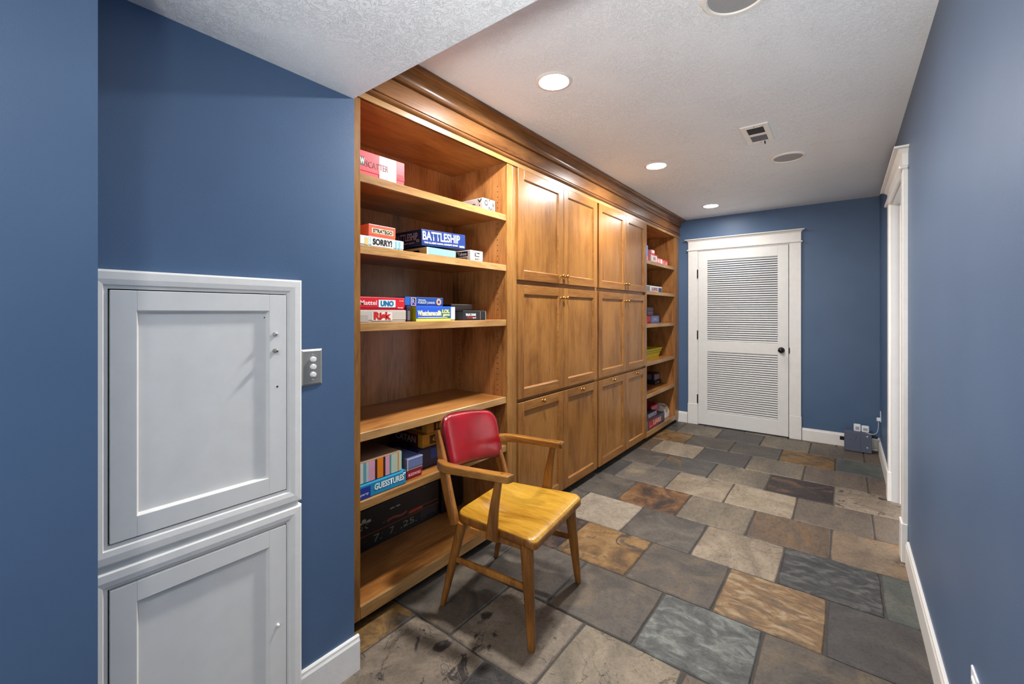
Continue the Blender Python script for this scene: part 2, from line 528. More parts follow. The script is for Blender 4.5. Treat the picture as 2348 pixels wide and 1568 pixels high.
# ------------------------------------------------------------------ slate tiles of the floor
TS = 0.4
tile_map = {
    (-3, -4): 'O', (-3, -3): 'CP', (-3, -2): 'BK', (-3, -1): 'GB',
    (-2, -4): 'GB', (-2, -3): 'CP', (-2, -2): 'CS', (-2, -1): 'BR',
    (-1, -4): 'G', (-1, -3): 'G', (-1, -2): 'GB', (-1, -1): 'T', (-1, 0): 'GB', (-1, 1): 'BR',
    (0, -4): 'DB', (0, -3): 'R', (0, -2): 'GB', (0, -1): 'OS', (0, 0): 'DG',
    (1, -4): 'G', (1, -3): 'CW', (1, -2): 'G', (1, -1): 'C', (1, 0): 'D', (1, 1): 'TG',
    (2, -4): 'G', (2, -3): 'RB', (2, -2): 'B', (2, -1): 'BR', (2, 0): 'CO',
    (3, -4): 'DG', (3, -3): 'GC', (3, -2): 'C', (3, -1): 'C', (3, 0): 'TP', (3, 1): 'TP',
    (4, -4): 'G', (4, -3): 'GO', (4, -2): 'B', (4, -1): 'DB', (4, 0): 'CP',
    (5, -4): 'BR', (5, -3): 'C', (5, -2): 'DG', (5, -1): 'B', (5, 0): 'TP', (5, 1): 'TP',
    (6, -4): 'R', (6, -3): 'GB', (6, -2): 'G', (6, -1): 'O', (6, 0): 'TG',
    (7, -4): 'G', (7, -3): 'B', (7, -2): 'DG', (7, -1): 'B', (7, 0): 'TP', (7, 1): 'TP',
    (8, -4): 'TP', (8, -3): 'G', (8, -2): 'B', (8, -1): 'TP', (8, 0): 'TP',
}


def tile_mesh(w0, w1, h, seed):
    rnd = random.Random(seed)
    bm = bmesh.new(); g = 0.0035
    x0, x1, y0, y1 = w0 + g, w1 - g, g, h - g
    n = 5
    out = []
    for (ax, ay), (bx, by) in (((x0, y0), (x1, y0)), ((x1, y0), (x1, y1)), ((x1, y1), (x0, y1)), ((x0, y1), (x0, y0))):
        for i in range(n):
            t = i / n
            px, py = ax + (bx - ax) * t, ay + (by - ay) * t
            j = 0.0 if i == 0 else rnd.uniform(-.0014, .0014)
            nx, ny = (by - ay), -(bx - ax); L = math.hypot(nx, ny)
            if i == 0:
                cx, cy = (x0 + x1) / 2, (y0 + y1) / 2
                px += math.copysign(.003, cx - px); py += math.copysign(.003, cy - py)
            out.append((px + nx / L * j, py + ny / L * j))
    cx, cy = (x0 + x1) / 2, (y0 + y1) / 2

    def ring(ins, z):
        return [bm.verts.new((p[0] + math.copysign(min(ins, abs(cx - p[0])), cx - p[0]), p[1] + math.copysign(min(ins, abs(cy - p[1])), cy - p[1]), z + rnd.uniform(-.0002, .0002) * (ins > .001))) for p in out]
    r0 = ring(0, -0.02); r1 = ring(0.0, -0.0045); r2 = ring(0.0045, 0.0)
    m = len(out)
    for a, b in ((r0, r1), (r1, r2)):
        for i in range(m): bm.faces.new((a[i], a[(i + 1) % m], b[(i + 1) % m], b[i]))
    bm.faces.new(r2)
    bmesh.ops.recalc_face_normals(bm, faces=bm.faces)
    me = bpy.data.meshes.new('slate_tile'); bm.to_mesh(me); bm.free()
    me.materials.append(SL['G'])
    return me


full = [tile_mesh(0, TS, TS, s) for s in range(6)]
rt = random.Random(3)
kinds = list(SL.keys())
for k in range(-10, 9):
    y0 = 2.018 + TS * k
    off = -0.06 if k % 2 == 0 else -0.26
    h = min(TS, YB - y0)
    for m in range(-5, 7):
        x0 = off + TS * m; x1 = x0 + TS
        lim0 = (-1.70 if y0 + h > 0.6 else -1.42)
        a = max(x0, lim0); b = min(x1, 2.30 if k in (2, 3, 4, 5) else XR - .003)
        if b - a < 0.03: continue
        if b - a > TS - 1e-4 and h > TS - 1e-4: me = rt.choice(full)
        else: me = tile_mesh(a - x0, b - x0, h, k * 31 + m)
        o = bpy.data.objects.new('slate_tile', me); COL.objects.link(o)
        o.parent = fl; o.location = (x0, y0, rt.uniform(-0.0008, 0.0008))
        kd = tile_map.get((k, m)) or rt.choice(['G', 'GB', 'TP', 'B', 'C', 'BR', 'GC'])
        o.material_slots[0].link = 'OBJECT'; o.material_slots[0].material = SL[kd]

# ------------------------------------------------------------------ louvered door in the back wall (door_1)
DX0, DX1 = -1.341, -0.457
YD = 5.268        # door face
t = thing('door_1', ((DX0 + DX1) / 2, YD, 0), kind='structure')
def door_bar(nm, x0, x1, z0, z1, mi=0):
    return boxo(nm, (x0, x1, YD, YD + 0.035, z0, z1), WHITE2, t, bev=0.0012)
LX0, LX1 = -1.242, -0.553
door_bar('stile', DX0, LX0, 0.012, 2.0); door_bar('stile', LX1, DX1, 0.012, 2.0)
door_bar('rail', LX0, LX1, 0.012, 0.165); door_bar('rail', LX0, LX1, 0.853, 0.968); door_bar('rail', LX0, LX1, 1.895, 2.0)
for (z0, z1, n) in ((0.165, 0.853, 28), (0.968, 1.895, 38)):
    # bevelled moulding round the opening
    bm = bmesh.new()
    for (a, b, c, d) in ((LX0, LX1, z0, z0 + .008), (LX0, LX1, z1 - .008, z1)):
        extrude_profile(bm, [(YD + .002, c if c == z0 else d), (YD + .012, c), (YD + .012, d)], 'x', a, b)
    fin('bevel_moulding', bm, WHITE2, t)
    p = (z1 - z0 - .012) / n
    sm = None
    for i in range(n):
        zc = z0 + .006 + p * (i + .5)
        if sm is None:
            bm = bmesh.new()
            # slat slopes down towards the room
            extrude_profile(bm, [(0.002, -p * .22), (0.004, -p * .42), (0.026, p * .16), (0.024, p * .34), (0.004, p * .10)], 'x', LX0 + .001 - t.location.x, LX1 - .001 - t.location.x)
            sm = fin('slat', bm, WHITE2, t, local=True)
            so = sm
        else:
            so = bpy.data.objects.new('slat', sm.data); COL.objects.link(so); so.parent = t
        so.location = (0, 0, zc)
# knob, rose, hinges, strike
bm = bmesh.new()
kx, kz = -0.520, 0.905
lathe(bm, [(0.0, 0.062), (0.014, 0.061), (0.024, 0.054), (0.027, 0.044), (0.024, 0.034), (0.013, 0.027), (0.010, 0.022), (0.010, 0.0)], (kx, YD, kz), (0, -1, 0), 28)
kn = fin('door_knob', bm, BLACKM, t, smooth=50, label='dark bronze round knob')
bm = bmesh.new(); lathe(bm, [(0.0, 0.008), (0.024, 0.007), (0.030, 0.003), (0.031, 0.0)], (kx, YD, kz), (0, -1, 0), 28)
ro = fin('rose', bm, BLACKM, t, smooth=40)
for hz in (1.745, 1.04, 0.30):
    bm = bmesh.new(); lathe(bm, [(0.0, -.052), (0.0055, -.05), (0.0055, .05), (0.0, .052)], (DX0 - .006, YD - .004, hz), (0, 0, 1), 10)
    abox(bm, DX0 - .013, DX0 + .001, YD - .002, YD + .004, hz - .045, hz + .045)
    fin('hinge', bm, BLACKM, t, label='dark bronze hinge')
boxo('strike_plate', (DX1 + .002, DX1 + .010, YD - .006, YD + .006, 0.875, 0.935), BLACKM, t)
boxo('shade_backing', (DX0, DX1, YD + .036, YB + .04, 0.012, 2.0), plain('slat_gap_shade', srgb(84, 84, 86), .8), t, bev=0)  # dark slab, its colour standing in for the shade between the slats

# casing of that door (trim_1)
t = thing('trim_1', ((DX0 + DX1) / 2, YB, 0), kind='structure')
yf = YB - 0.002
for (a, b) in ((-1.453, -1.355), (-0.442, -0.348)):
    boxo('side_casing', (a, b, YB - .022, YB, 0.235, 2.018), WHITE, t, bev=0.002)
    boxo('plinth_block', (a - .004, b + .004, YB - .028, YB, 0.0, 0.236), WHITE, t, bev=0.003)
    bm = bmesh.new(); e = -1.355 if a < -1 else -0.442
    abox(bm, *((e, e + .010) if a < -1 else (e - .010, e)), YB - .016, YB, 0, 2.018, bev=.0015)
    fin('jamb_edge', bm, WHITE, t)
boxo('head_stop', (-1.355, -.442, YB - .014, YB, 2.003, 2.018), WHITE, t, bev=0.001)
boxo('head_bead', (-1.468, -0.333, YB - .034, YB, 2.016, 2.032), WHITE, t, bev=0.005)
boxo('head_frieze', (-1.453, -0.348, YB - .022, YB, 2.03, 2.120), WHITE, t, bev=0.001)
def cap_bm(x0, x1, y1, z0, z1, d0, d1):
    bm = bmesh.new()
    prof = [(0, 0), (d0, 0), (d0 + .004, (z1 - z0) * .2), (d0 + (d1 - d0) * .5, (z1 - z0) * .62), (d1 - .002, (z1 - z0) * .7), (d1, (z1 - z0) * .74), (d1, (z1 - z0))]
    lo, hi = [], []
    for d, z in prof:
        lo.append(bm.verts.new((x0 - d + d0, y1 - d, z0 + z))); hi.append(bm.verts.new((x1 + d - d0, y1 - d, z0 + z)))
    bl = bm.verts.new((x0 - d1 + d0, y1, z1)); bh = bm.verts.new((x1 + d1 - d0, y1, z1))
    wl = [bm.verts.new((x0 - d + d0, y1, z0 + z)) for d, z in prof[1:-1]]; wh = [bm.verts.new((x1 + d - d0, y1, z0 + z)) for d, z in prof[1:-1]]
    for i in range(1, len(prof) - 1): bm.faces.new((lo[i], lo[i + 1], hi[i + 1], hi[i]))
    WL = [lo[0]] + wl + [bl]; WH = [hi[0]] + wh + [bh]
    bm.faces.new((lo[-1], bl, bh, hi[-1]))
    bm.faces.new((WL[1], lo[1], hi[1], WH[1]))
    for i in range(1, len(prof) - 1):
        bm.faces.new((WL[i], WL[i + 1], lo[i + 1], lo[i])); bm.faces.new((WH[i], hi[i], hi[i + 1], WH[i + 1]))
    for v in (lo[0], hi[0]): bm.verts.remove(v)
    return bm
fin('head_cap', cap_bm(-1.453, -0.348, YB, 2.118, 2.150, .022, .052), WHITE, t)

# ------------------------------------------------------------------ doorway on the right (trim_2, door_2)
t = thing('trim_2', (XR, (OY0 + OY1) / 2, 0), kind='structure')
for (a, b) in ((3.010, OY0), (OY1, 4.025)):
    boxo('side_casing', (XR - .022, XR, a, b, 0.20, 2.045), WHITE, t, bev=0.002)
    boxo('plinth_block', (XR - .029, XR, a - .005, b + .005, 0.0, 0.205), WHITE, t, bev=0.004)
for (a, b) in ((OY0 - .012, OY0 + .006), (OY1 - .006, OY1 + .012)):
    boxo('jamb', (XR - .006, XR + .126, a, b, 0, OZ + .003), JAMB_DIM, t, bev=0.001)
boxo('head_jamb', (XR - .006, XR + .126, OY0, OY1, OZ - .006, OZ + .012), JAMB_DIM, t, bev=0.001)
for (a, b) in ((OY0 + .006, OY0 + .018), (OY1 - .018, OY1 - .006)):
    boxo('door_stop', (XR + .035, XR + .07, a, b, 0, OZ - .006), WHITE, t, bev=0.001)
boxo('head_bead', (XR - .038, XR, 2.995, 4.040, 2.043, 2.060), WHITE, t, bev=0.005)
boxo('head_frieze', (XR - .022, XR, 3.010, 4.025, 2.058, 2.125), WHITE, t, bev=0.001)
bm = cap_bm(3.010, 4.025, 0, 2.125, 2.158, .022, .058)
for v in bm.verts: v.co = Vector((XR + v.co.y, v.co.x, v.co.z))
fin('head_cap', bm, WHITE, t)
# outlet plate on the near right wall
t = thing('wall_outlet', (XR, 1.555, 0.35), label='white outlet cover plate low on the right wall in the near corner', cat='outlet')
boxo('cover_plate', (XR - .006, XR, 1.520, 1.590, 0.288, 0.402), PLASTW, t, bev=0.003)
for z in (.322, .368):
    s_ = boxo('socket', (XR - .009, XR - .005, 1.538, 1.572, z - .016, z + .016), DIAL, t, bev=0.003)
    for yy in (1.549, 1.561):
        boxo('slot', (XR - .0096, XR - .0088, yy - .001, yy + .001, z - .006, z + .006), GAP, s_, bev=0)

# ------------------------------------------------------------------ cabinetry
YC0 = 0.985
SZ_L = [1.873, 1.578, 1.257, 0.803, 0.520]
SZ_R = [1.828, 1.517, 1.180, 0.792, 0.465]
ZTOP = 2.178; ZDECK = 0.095; ZBOT = 0.055
XB = -2.02


def bookcase(label, ya, yi0, yi1, yb, zs, holes_from=0):
    """ya..yb outer, yi0..yi1 opening"""
    t = thing('bookcase', (XC, (ya + yb) / 2, 0), label=label, cat='bookcase', group='wooden bookcases of board games')
    boxo('side_panel', (XB, XC - .018, yi0 - .018, yi0, ZBOT, ZTOP + .045), W_IN, t, bev=0)
    boxo('side_panel', (XB, XC - .018, yi1, yi1 + .018, ZBOT, ZTOP + .045), W_IN, t, bev=0)
    boxo('back_panel', (XB - .012, XB, yi0 - .018, yi1 + .018, ZBOT, ZTOP + .045), W_IN, t, bev=0)
    boxo('top_panel', (XB, XC - .018, yi0, yi1, ZTOP + .002, ZTOP + .045), W_INY, t, bev=0)
    boxo('face_stile', (XC - .018, XC, ya, yi0, ZBOT - .012, ZTOP + .045), W_STILE, t, bev=0.0015)
    boxo('face_stile', (XC - .018, XC, yi1, yb, ZBOT - .012, ZTOP + .045), W_STILE, t, bev=0.0015)
    bm = bmesh.new(); abox(bm, XB, XC - .018, yi0, yi1, ZDECK - .018, ZDECK)
    fin('bottom_deck', bm, W_INY, t)
    boxo('bottom_rail', (XC - .018, XC, yi0, yi1, ZBOT - .012, ZDECK), W_EDGE, t, bev=0.0015)
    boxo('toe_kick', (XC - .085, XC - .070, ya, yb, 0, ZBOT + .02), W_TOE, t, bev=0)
    for z in zs:
        bm = bmesh.new()
        abox(bm, XB + .002, XC - .024, yi0 + .002, yi1 - .002, z - .022, z, mi=0)
        abox(bm, XC - .024, XC - .006, yi0 + .002, yi1 - .002, z - .036, z, mi=1, bev=0.0015)
        fin('shelf', bm, [W_INY, W_EDGE], t)
    # shelf pin holes, two columns of small bored holes
    bm = bmesh.new()
    z = 0.42
    while z < 2.06:
        if min(abs(z - s + .012) for s in zs) > .03:
            for x in (XC - .075, XB + .06):
                lathe(bm, [(0.0, 0.0004), (0.0034, 0.0003), (0.0034, 0.0)], (x, yi1, z), (0, -1, 0), 8)
                lathe(bm, [(0.0, 0.0004), (0.0034, 0.0003), (0.0034, 0.0)], (x, yi0, z), (0, 1, 0), 8)
        z += .032
    h = fin('shelf_pin_holes', bm, GAP, t); h['kind'] = 'stuff'
    return t


bookcase('wooden bookcase with six bays of board games beside the blue wall and behind the chair', YC0 - .04, 1.014, 1.983, 2.032, SZ_L)
bookcase('narrow far wooden bookcase of board games next to the louvered door', 4.200, 4.236, 5.146, YB - .001, SZ_R)


def shaker_door(parent, y0, y1, z0, z1, knob):
    fw = 0.062; xf = XC + .006; xb = XC - .014
    bm = bmesh.new()
    abox(bm, xb, xf, y0, y0 + fw, z0, z1, mi=0, bev=0.0012); abox(bm, xb, xf, y1 - fw, y1, z0, z1, mi=0, bev=0.0012)
    abox(bm, xb, xf, y0 + fw, y1 - fw, z0, z0 + fw * .92, mi=1, bev=0.0012); abox(bm, xb, xf, y0 + fw, y1 - fw, z1 - fw * .92, z1, mi=1, bev=0.0012)
    d = fin('door', bm, [W_Z, W_Y], parent)
    a0, a1, b0, b1 = y0 + fw, y1 - fw, z0 + fw * .92, z1 - fw * .92
    # sloped sticking round the opening
    bm = bmesh.new(); s = .008
    o4 = [(a0, b0), (a1, b0), (a1, b1), (a0, b1)]; i4 = [(a0 + s, b0 + s), (a1 - s, b0 + s), (a1 - s, b1 - s), (a0 + s, b1 - s)]
    O = [bm.verts.new((xf - .001, y, z)) for y, z in o4]; I = [bm.verts.new((xf - .011, y, z)) for y, z in i4]
    for i in range(4): bm.faces.new((O[i], O[(i + 1) % 4], I[(i + 1) % 4], I[i]))
    fin('sticking', bm, W_Y, d)
    boxo('panel', (xb + .001, xf - .0105, a0, a1, b0, b1), W_Z, d, bev=0)
    ky, kz = knob
    bm = bmesh.new()
    lathe(bm, [(0.0, .028), (.006, .0275), (.0115, .024), (.013, .019), (.0115, .014), (.006, .010), (.0045, .006), (.007, .001), (.0075, 0)], (xf, ky, kz), (1, 0, 0), 20)
    fin('knob', bm, BRASS, d, smooth=50, label='small round brass knob')
    return d


def door_cabinet(label, ya, yb, d0, dm, d1):
    t = thing('cabinet', (XC, (ya + yb) / 2, 0), label=label, cat='cabinet', group='tall six-door wooden cabinets')
    bm = bmesh.new()
    abox(bm, XB, XC - .018, ya, ya + .018, ZBOT, ZTOP + .045); abox(bm, XB, XC - .018, yb - .018, yb, ZBOT, ZTOP + .045)
    abox(bm, XB - .01, XB, ya, yb, ZBOT, ZTOP + .045); abox(bm, XB, XC - .018, ya + .018, yb - .018, ZBOT, ZBOT + .018)
    abox(bm, XB, XC - .018, ya + .018, yb - .018, ZTOP + .01, ZTOP + .045)
    fin('body', bm, W_IN, t)
    bm = bmesh.new()
    x0, x1 = XC - .036, XC - .0165
    abox(bm, x0, x1, ya, d0 + .012, ZBOT, ZTOP + .045, mi=0); abox(bm, x0, x1, d1 - .012, yb, ZBOT, ZTOP + .045, mi=0)
    for a, b in ((ZBOT, .09), (.74, .80), (1.45, 1.52), (2.14, ZTOP + .045)):
        abox(bm, x0 + .001, x1 - .001, d0 + .012, d1 - .012, a, b, mi=1)
    fin('face_frame', bm, [W_STILE, W_Y], t)
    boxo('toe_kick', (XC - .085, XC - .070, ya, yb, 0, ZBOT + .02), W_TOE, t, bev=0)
    g = .002
    for (za, zb, kk) in ((1.498, 2.1755, 'low'), (.772, 1.469, 'high'), (.056, .748, 'mid')):
        for (y0, y1, side) in ((d0, dm - g, 1), (dm + g, d1, -1)):
            if kk == 'mid': kp = ((y0 + y1) / 2, zb - .022)
            else: kp = ((y1 - .032) if side > 0 else (y0 + .022), za + .055 if kk == 'low' else zb - .068)
            shaker_door(t, y0, y1, za, zb, kp)
    return t


c1 = door_cabinet('tall six-door wooden cabinet joining the near bookcase, its doors part hidden by the chair', 2.033, 3.147, 2.081, 2.614, 3.134)
boxo('filler_stile', (XC - .016, XC - .002, 2.034, 2.078, ZBOT, ZTOP + .02), W_STILE, c1, bev=.002)
door_cabinet('farther tall six-door wooden cabinet joining the narrow far bookcase', 3.148, 4.199, 3.162, 3.705, 4.197)

# crown run
t = thing('crown_moulding', (XC, 3.1, ZTOP), label='dark stained stepped crown moulding running along the top of all the cabinets', cat='moulding')
ya, yb = 0.95, YB - .001
def run(nm, pts, mat):
    bm = bmesh.new(); extrude_profile(bm, pts, 'y', ya, yb); return fin(nm, bm, mat, t, smooth=35)
run('light_rail', [(XC + .0002, 2.176), (XC + .006, 2.176), (XC + .006, 2.205), (XC + .0002, 2.205)], W_EDGE)
run('bead', [(XC + .0002, 2.198)] + [(XC + .004 + .017 * math.sin(math.pi * i / 8), 2.2 + .024 * i / 8) for i in range(9)] + [(XC + .0002, 2.226)], W_CROWN)
run('frieze_board', [(XC + .0002, 2.224), (XC + .004, 2.224), (XC + .004, 2.229), (XC + .011, 2.232), (XC + .011, 2.318), (XC + .0002, 2.318)], W_CROWN)
cv = [(XC + .0002, 2.312), (XC + .027, 2.312), (XC + .031, 2.316), (XC + .031, 2.322), (XC + .026, 2.326), (XC + .022, 2.329)]
for i in range(9):
    a = i / 8 * math.pi / 2
    cv.append((XC + .022 + .052 * (1 - math.cos(a)), 2.330 + .040 * math.sin(a)))
cv += [(XC + .078, 2.373), (XC + .081, 2.376), (XC + .081, ZC), (XC + .0002, ZC)]
run('cove', cv, W_CROWN)

# ------------------------------------------------------------------ white wall cupboards in the left wall
def screw(parent, y, z, mat, r=.0075, h=.006, nm='screw'):
    bm = bmesh.new(); lathe(bm, [(0, h * .8), (r * .3, h * .75), (r * .35, h), (r * .8, h * .85), (r, h * .4), (r, 0)], (XL + .020, y, z), (1, 0, 0), 16)
    return fin(nm, bm, mat, parent, smooth=60)


def cupboard(label, z0, z1, extra, left=.178):
    """outer casing left..0.687, z0..z1"""
    cw = .046; y0, y1 = left, .687
    t = thing('wall_cupboard', (XL, (y0 + y1) / 2, z0), label=label, cat='cupboard', group='white wall cupboards')
    prof_o, prof_i = .024, .016
    # mitred casing: four pieces
    def casing(a, b, c, d):     # outer a,b inner c,d (y,z)
        bm = bmesh.new()
        # section from outer to inner: heights over the wall
        sec = [(0, 0.0), (0, .018), (.12, .023), (.5, .024), (.78, .022), (.84, .017), (1, .015), (1, 0)]
        A = []; B = []
        for s, h in sec:
            A.append(bm.verts.new((XL + h, a[0] + (c[0] - a[0]) * s, a[1] + (c[1] - a[1]) * s)))
            B.append(bm.verts.new((XL + h, b[0] + (d[0] - b[0]) * s, b[1] + (d[1] - b[1]) * s)))
        n = len(sec)
        for i in range(n): bm.faces.new((A[i], A[(i + 1) % n], B[(i + 1) % n], B[i]))
        bm.faces.new(A); bm.faces.new(B[::-1])
        fin('casing', bm, WHITE, t)
    o = [(y0, z0), (y1, z0), (y1, z1), (y0, z1)]; i_ = [(y0 + cw, z0 + cw), (y1 - cw, z0 + cw), (y1 - cw, z1 - cw), (y0 + cw, z1 - cw)]
    for k in range(4): casing(o[k], o[(k + 1) % 4], i_[k], i_[(k + 1) % 4])
    boxo('gap_liner', (XL, XL + .002, y0 + cw - .001, y1 - cw + .001, z0 + cw - .001, z1 - cw + .001), GAP, t, bev=0)
    # door
    a0, a1, b0, b1 = y0 + cw + .003, y1 - cw - .003, z0 + cw + .004, z1 - cw - .003
    fw = .050
    bm = bmesh.new(); xo, xi = XL + .020, XL + .0085
    abox(bm, XL + .003, xo, a0, a0 + fw, b0, b1, bev=.001); abox(bm, XL + .003, xo, a1 - fw, a1, b0, b1, bev=.001)
    abox(bm, XL + .003, xo, a0 + fw, a1 - fw, b0, b0 + fw, bev=.001); abox(bm, XL + .003, xo, a0 + fw, a1 - fw, b1 - fw, b1, bev=.001)
    d = fin('door', bm, WHITE2, t)
    boxo('panel', (XL + .003, xi, a0 + fw, a1 - fw, b0 + fw, b1 - fw), WHITE2, d, bev=0)
    bm = bmesh.new(); s = .005
    o4 = [(a0 + fw, b0 + fw), (a1 - fw, b0 + fw), (a1 - fw, b1 - fw), (a0 + fw, b1 - fw)]
    i4 = [(a0 + fw + s, b0 + fw + s), (a1 - fw - s, b0 + fw + s), (a1 - fw - s, b1 - fw - s), (a0 + fw + s, b1 - fw - s)]
    O = [bm.verts.new((xo - .0005, y, z)) for y, z in o4]; I = [bm.verts.new((xi, y, z)) for y, z in i4]
    for i in range(4): bm.faces.new((O[i], O[(i + 1) % 4], I[(i + 1) % 4], I[i]))
    fin('bevel', bm, WHITE, d)
    extra(d)
    return t


def ex1(d):
    screw(d, .604, 1.233, SCREW, .007, .010); screw(d, .604, 1.182, STEEL, .007, .016)
    bm = bmesh.new(); lathe(bm, [(0, .0006), (.003, .0005), (.003, 0)], (XL + .020, .611, 1.070), (1, 0, 0), 12); fin('screw_hole', bm, GAP, d)
    bm = bmesh.new(); lathe(bm, [(0, .0006), (.002, .0005), (.002, 0)], (XL + .0085, .578, 1.284), (1, 0, 0), 12); fin('screw_hole', bm, GAP, d)


def ex2(d):
    screw(d, .612, .332, WHITE, .0045, .008, 'peg')


up = cupboard('upper white framed cupboard in the blue left wall, with two screws near its edge', .694, 1.403, ex1)
boxo('joint_strip', (XL, XL + .009, .180, .680, .679, .696), WHITE, up, bev=0)
cupboard('lower white framed cupboard door in the blue left wall, standing under the other one', -.03 + .03, .681, ex2)

# dial switch plate
t = thing('dimmer_switch_plate', (XL, .7285, 1.117), label='steel wall plate with three round white dials beside the upper cupboard', cat='switch')
bm = bmesh.new()
x0 = XL; P0 = [(.6925, 1.057), (.7645, 1.057), (.7645, 1.177), (.6925, 1.177)]; P1 = [(.6985, 1.063), (.7585, 1.063), (.7585, 1.171), (.6985, 1.171)]
A = [bm.verts.new((x0, y, z)) for y, z in P0]; A2 = [bm.verts.new((x0 + .002, y, z)) for y, z in P0]; B = [bm.verts.new((x0 + .006, y, z)) for y, z in P1]
for i in range(4):
    j = (i + 1) % 4
    bm.faces.new((A[i], A[j], A2[j], A2[i])); bm.faces.new((A2[i], A2[j], B[j], B[i]))
bm.faces.new(B); bm.faces.new(A[::-1])
fin('plate', bm, STEEL, t)
for z in (1.144, 1.119, 1.093):
    bm = bmesh.new(); lathe(bm, [(0, .013), (.0065, .0125), (.008, .010), (.0088, .003), (.009, 0)], (XL + .006, .7305, z), (1, 0, 0), 20)
    fin('dial', bm, DIAL, t, smooth=50)
for z in (1.159, 1.075):
    bm = bmesh.new(); lathe(bm, [(0, .0015), (.003, .001), (.0035, 0)], (XL + .006, .7305, z), (1, 0, 0), 12)
    fin('plate_screw', bm, SCREW, t)

# ------------------------------------------------------------------ ceiling fixtures
def downlight(x, y, zc, label, emit):
    t = thing('recessed_light', (x, y, zc), label=label, cat='ceiling light', group='round recessed ceiling lights')
    bm = bmesh.new()
    lathe(bm, [(.068, -.0015), (.072, -.004), (.084, -.003), (.088, 0), (.068, 0)], (x, y, zc), (0, 0, 1), 40)
    bm2 = bmesh.new(); n = 40
    prof = [(.067, -.002), (.070, -.0045), (.083, -.0035), (.087, .0)]
    rings = [[bm2.verts.new((x + r * math.cos(2 * math.pi * k / n), y + r * math.sin(2 * math.pi * k / n), zc + h)) for k in range(n)] for r, h in prof]
    for a, b in zip(rings, rings[1:]):
        for k in range(n): bm2.faces.new((a[k], a[(k + 1) % n], b[(k + 1) % n], b[k]))
    bm.free()
    fin('trim_ring', bm2, WHITE, t, smooth=40)
    bm = bmesh.new(); lathe(bm, [(0, -.0025), (.05, -.0022), (.067, -.0012), (.067, -.0002), (0, -.0002)], (x, y, zc), (0, 0, 1), 40)
    fin('lens', bm, emit, t, label='glowing white lens')
    return t


downlight(-1.086, 1.731, ZC, 'recessed round ceiling light above the near bookcase, the largest lit one in view', LENS['near'])
downlight(-1.107, 3.191, ZC, 'middle of the three lit recessed ceiling lights, above the cabinet doors', LENS['middle'])
downlight(-1.082, 4.735, ZC, 'farthest lit recessed ceiling light, near the louvered door', LENS['far'])
downlight(-.45, -.26, ZS, 'recessed ceiling light in the low soffit above the viewer', LENS['entry'])


def speaker(x, y, ro, label):
    t = thing('ceiling_speaker', (x, y, ZC), label=label, cat='speaker', group='round ceiling speakers')
    bm = bmesh.new(); n = 40
    prof = [(ro * .80, -.004), (ro * .84, -.009), (ro * .94, -.009), (ro, -.003), (ro, 0)]
    rings = [[bm.verts.new((x + r * math.cos(2 * math.pi * k / n), y + r * math.sin(2 * math.pi * k / n), ZC + h)) for k in range(n)] for r, h in prof]
    for a, b in zip(rings, rings[1:]):
        for k in range(n): bm.faces.new((a[k], a[(k + 1) % n], b[(k + 1) % n], b[k]))
    fin('rim', bm, WHITE, t, smooth=40)
    bm = bmesh.new(); lathe(bm, [(0, -.005), (ro * .82, -.0045), (ro * .82, -.0005), (0, -.0005)], (x, y, ZC), (0, 0, 1), 40)
    fin('grille', bm, GRILLE, t)


speaker(-.313, 3.575, .108, 'round ceiling speaker beyond the square vent')
speaker(-.292, 1.635, .112, 'nearest round ceiling speaker, cut off by the top edge of the photo')

t = thing('ceiling_vent', (-.417, 2.99, ZC), label='rectangular white ceiling vent with two dark grilles', cat='vent')
bm = bmesh.new(); X0, X1, Y0, Y1 = -.491, -.346, 2.838, 3.146
wins = [(-.463, -.376, 2.876, 2.981), (-.462, -.374, 3.011, 3.116)]
z0, z1 = ZC - .008, ZC
abox(bm, X0, -.4625, Y0, Y1, z0, z1, bev=.001); abox(bm, -.375, X1, Y0, Y1, z0, z1, bev=.001)
for a, b in ((Y0, 2.876), (2.981, 3.011), (3.116, Y1)): abox(bm, -.4625, -.375, a, b, z0, z1, bev=.001)
fin('frame', bm, WHITE, t)
for (a, b, m) in ((2.876, 2.981, VDARK), (3.011, 3.116, VGREY)):
    g = boxo('grille', (-.4625, -.375, a, b, ZC - .003, ZC - .001), m, t, bev=0)
    bm = bmesh.new()
    for i in range(7):
        y = a + (b - a) * (i + .5) / 7; abox(bm, -.4615, -.376, y - .0012, y + .0012, ZC - .007, ZC - .003)
    fin('fins', bm, m, g)
boxo('lever', (-.400, -.394, 3.120, 3.145, ZC - .022, ZC - .006), VDARK, t, bev=.001)
for y in (2.857, 3.131):
    bm = bmesh.new(); lathe(bm, [(0, .002), (.003, .001), (.0035, 0)], (-.419, y, ZC - .008), (0, 0, -1), 10); fin('screw', bm, VDARK, t)

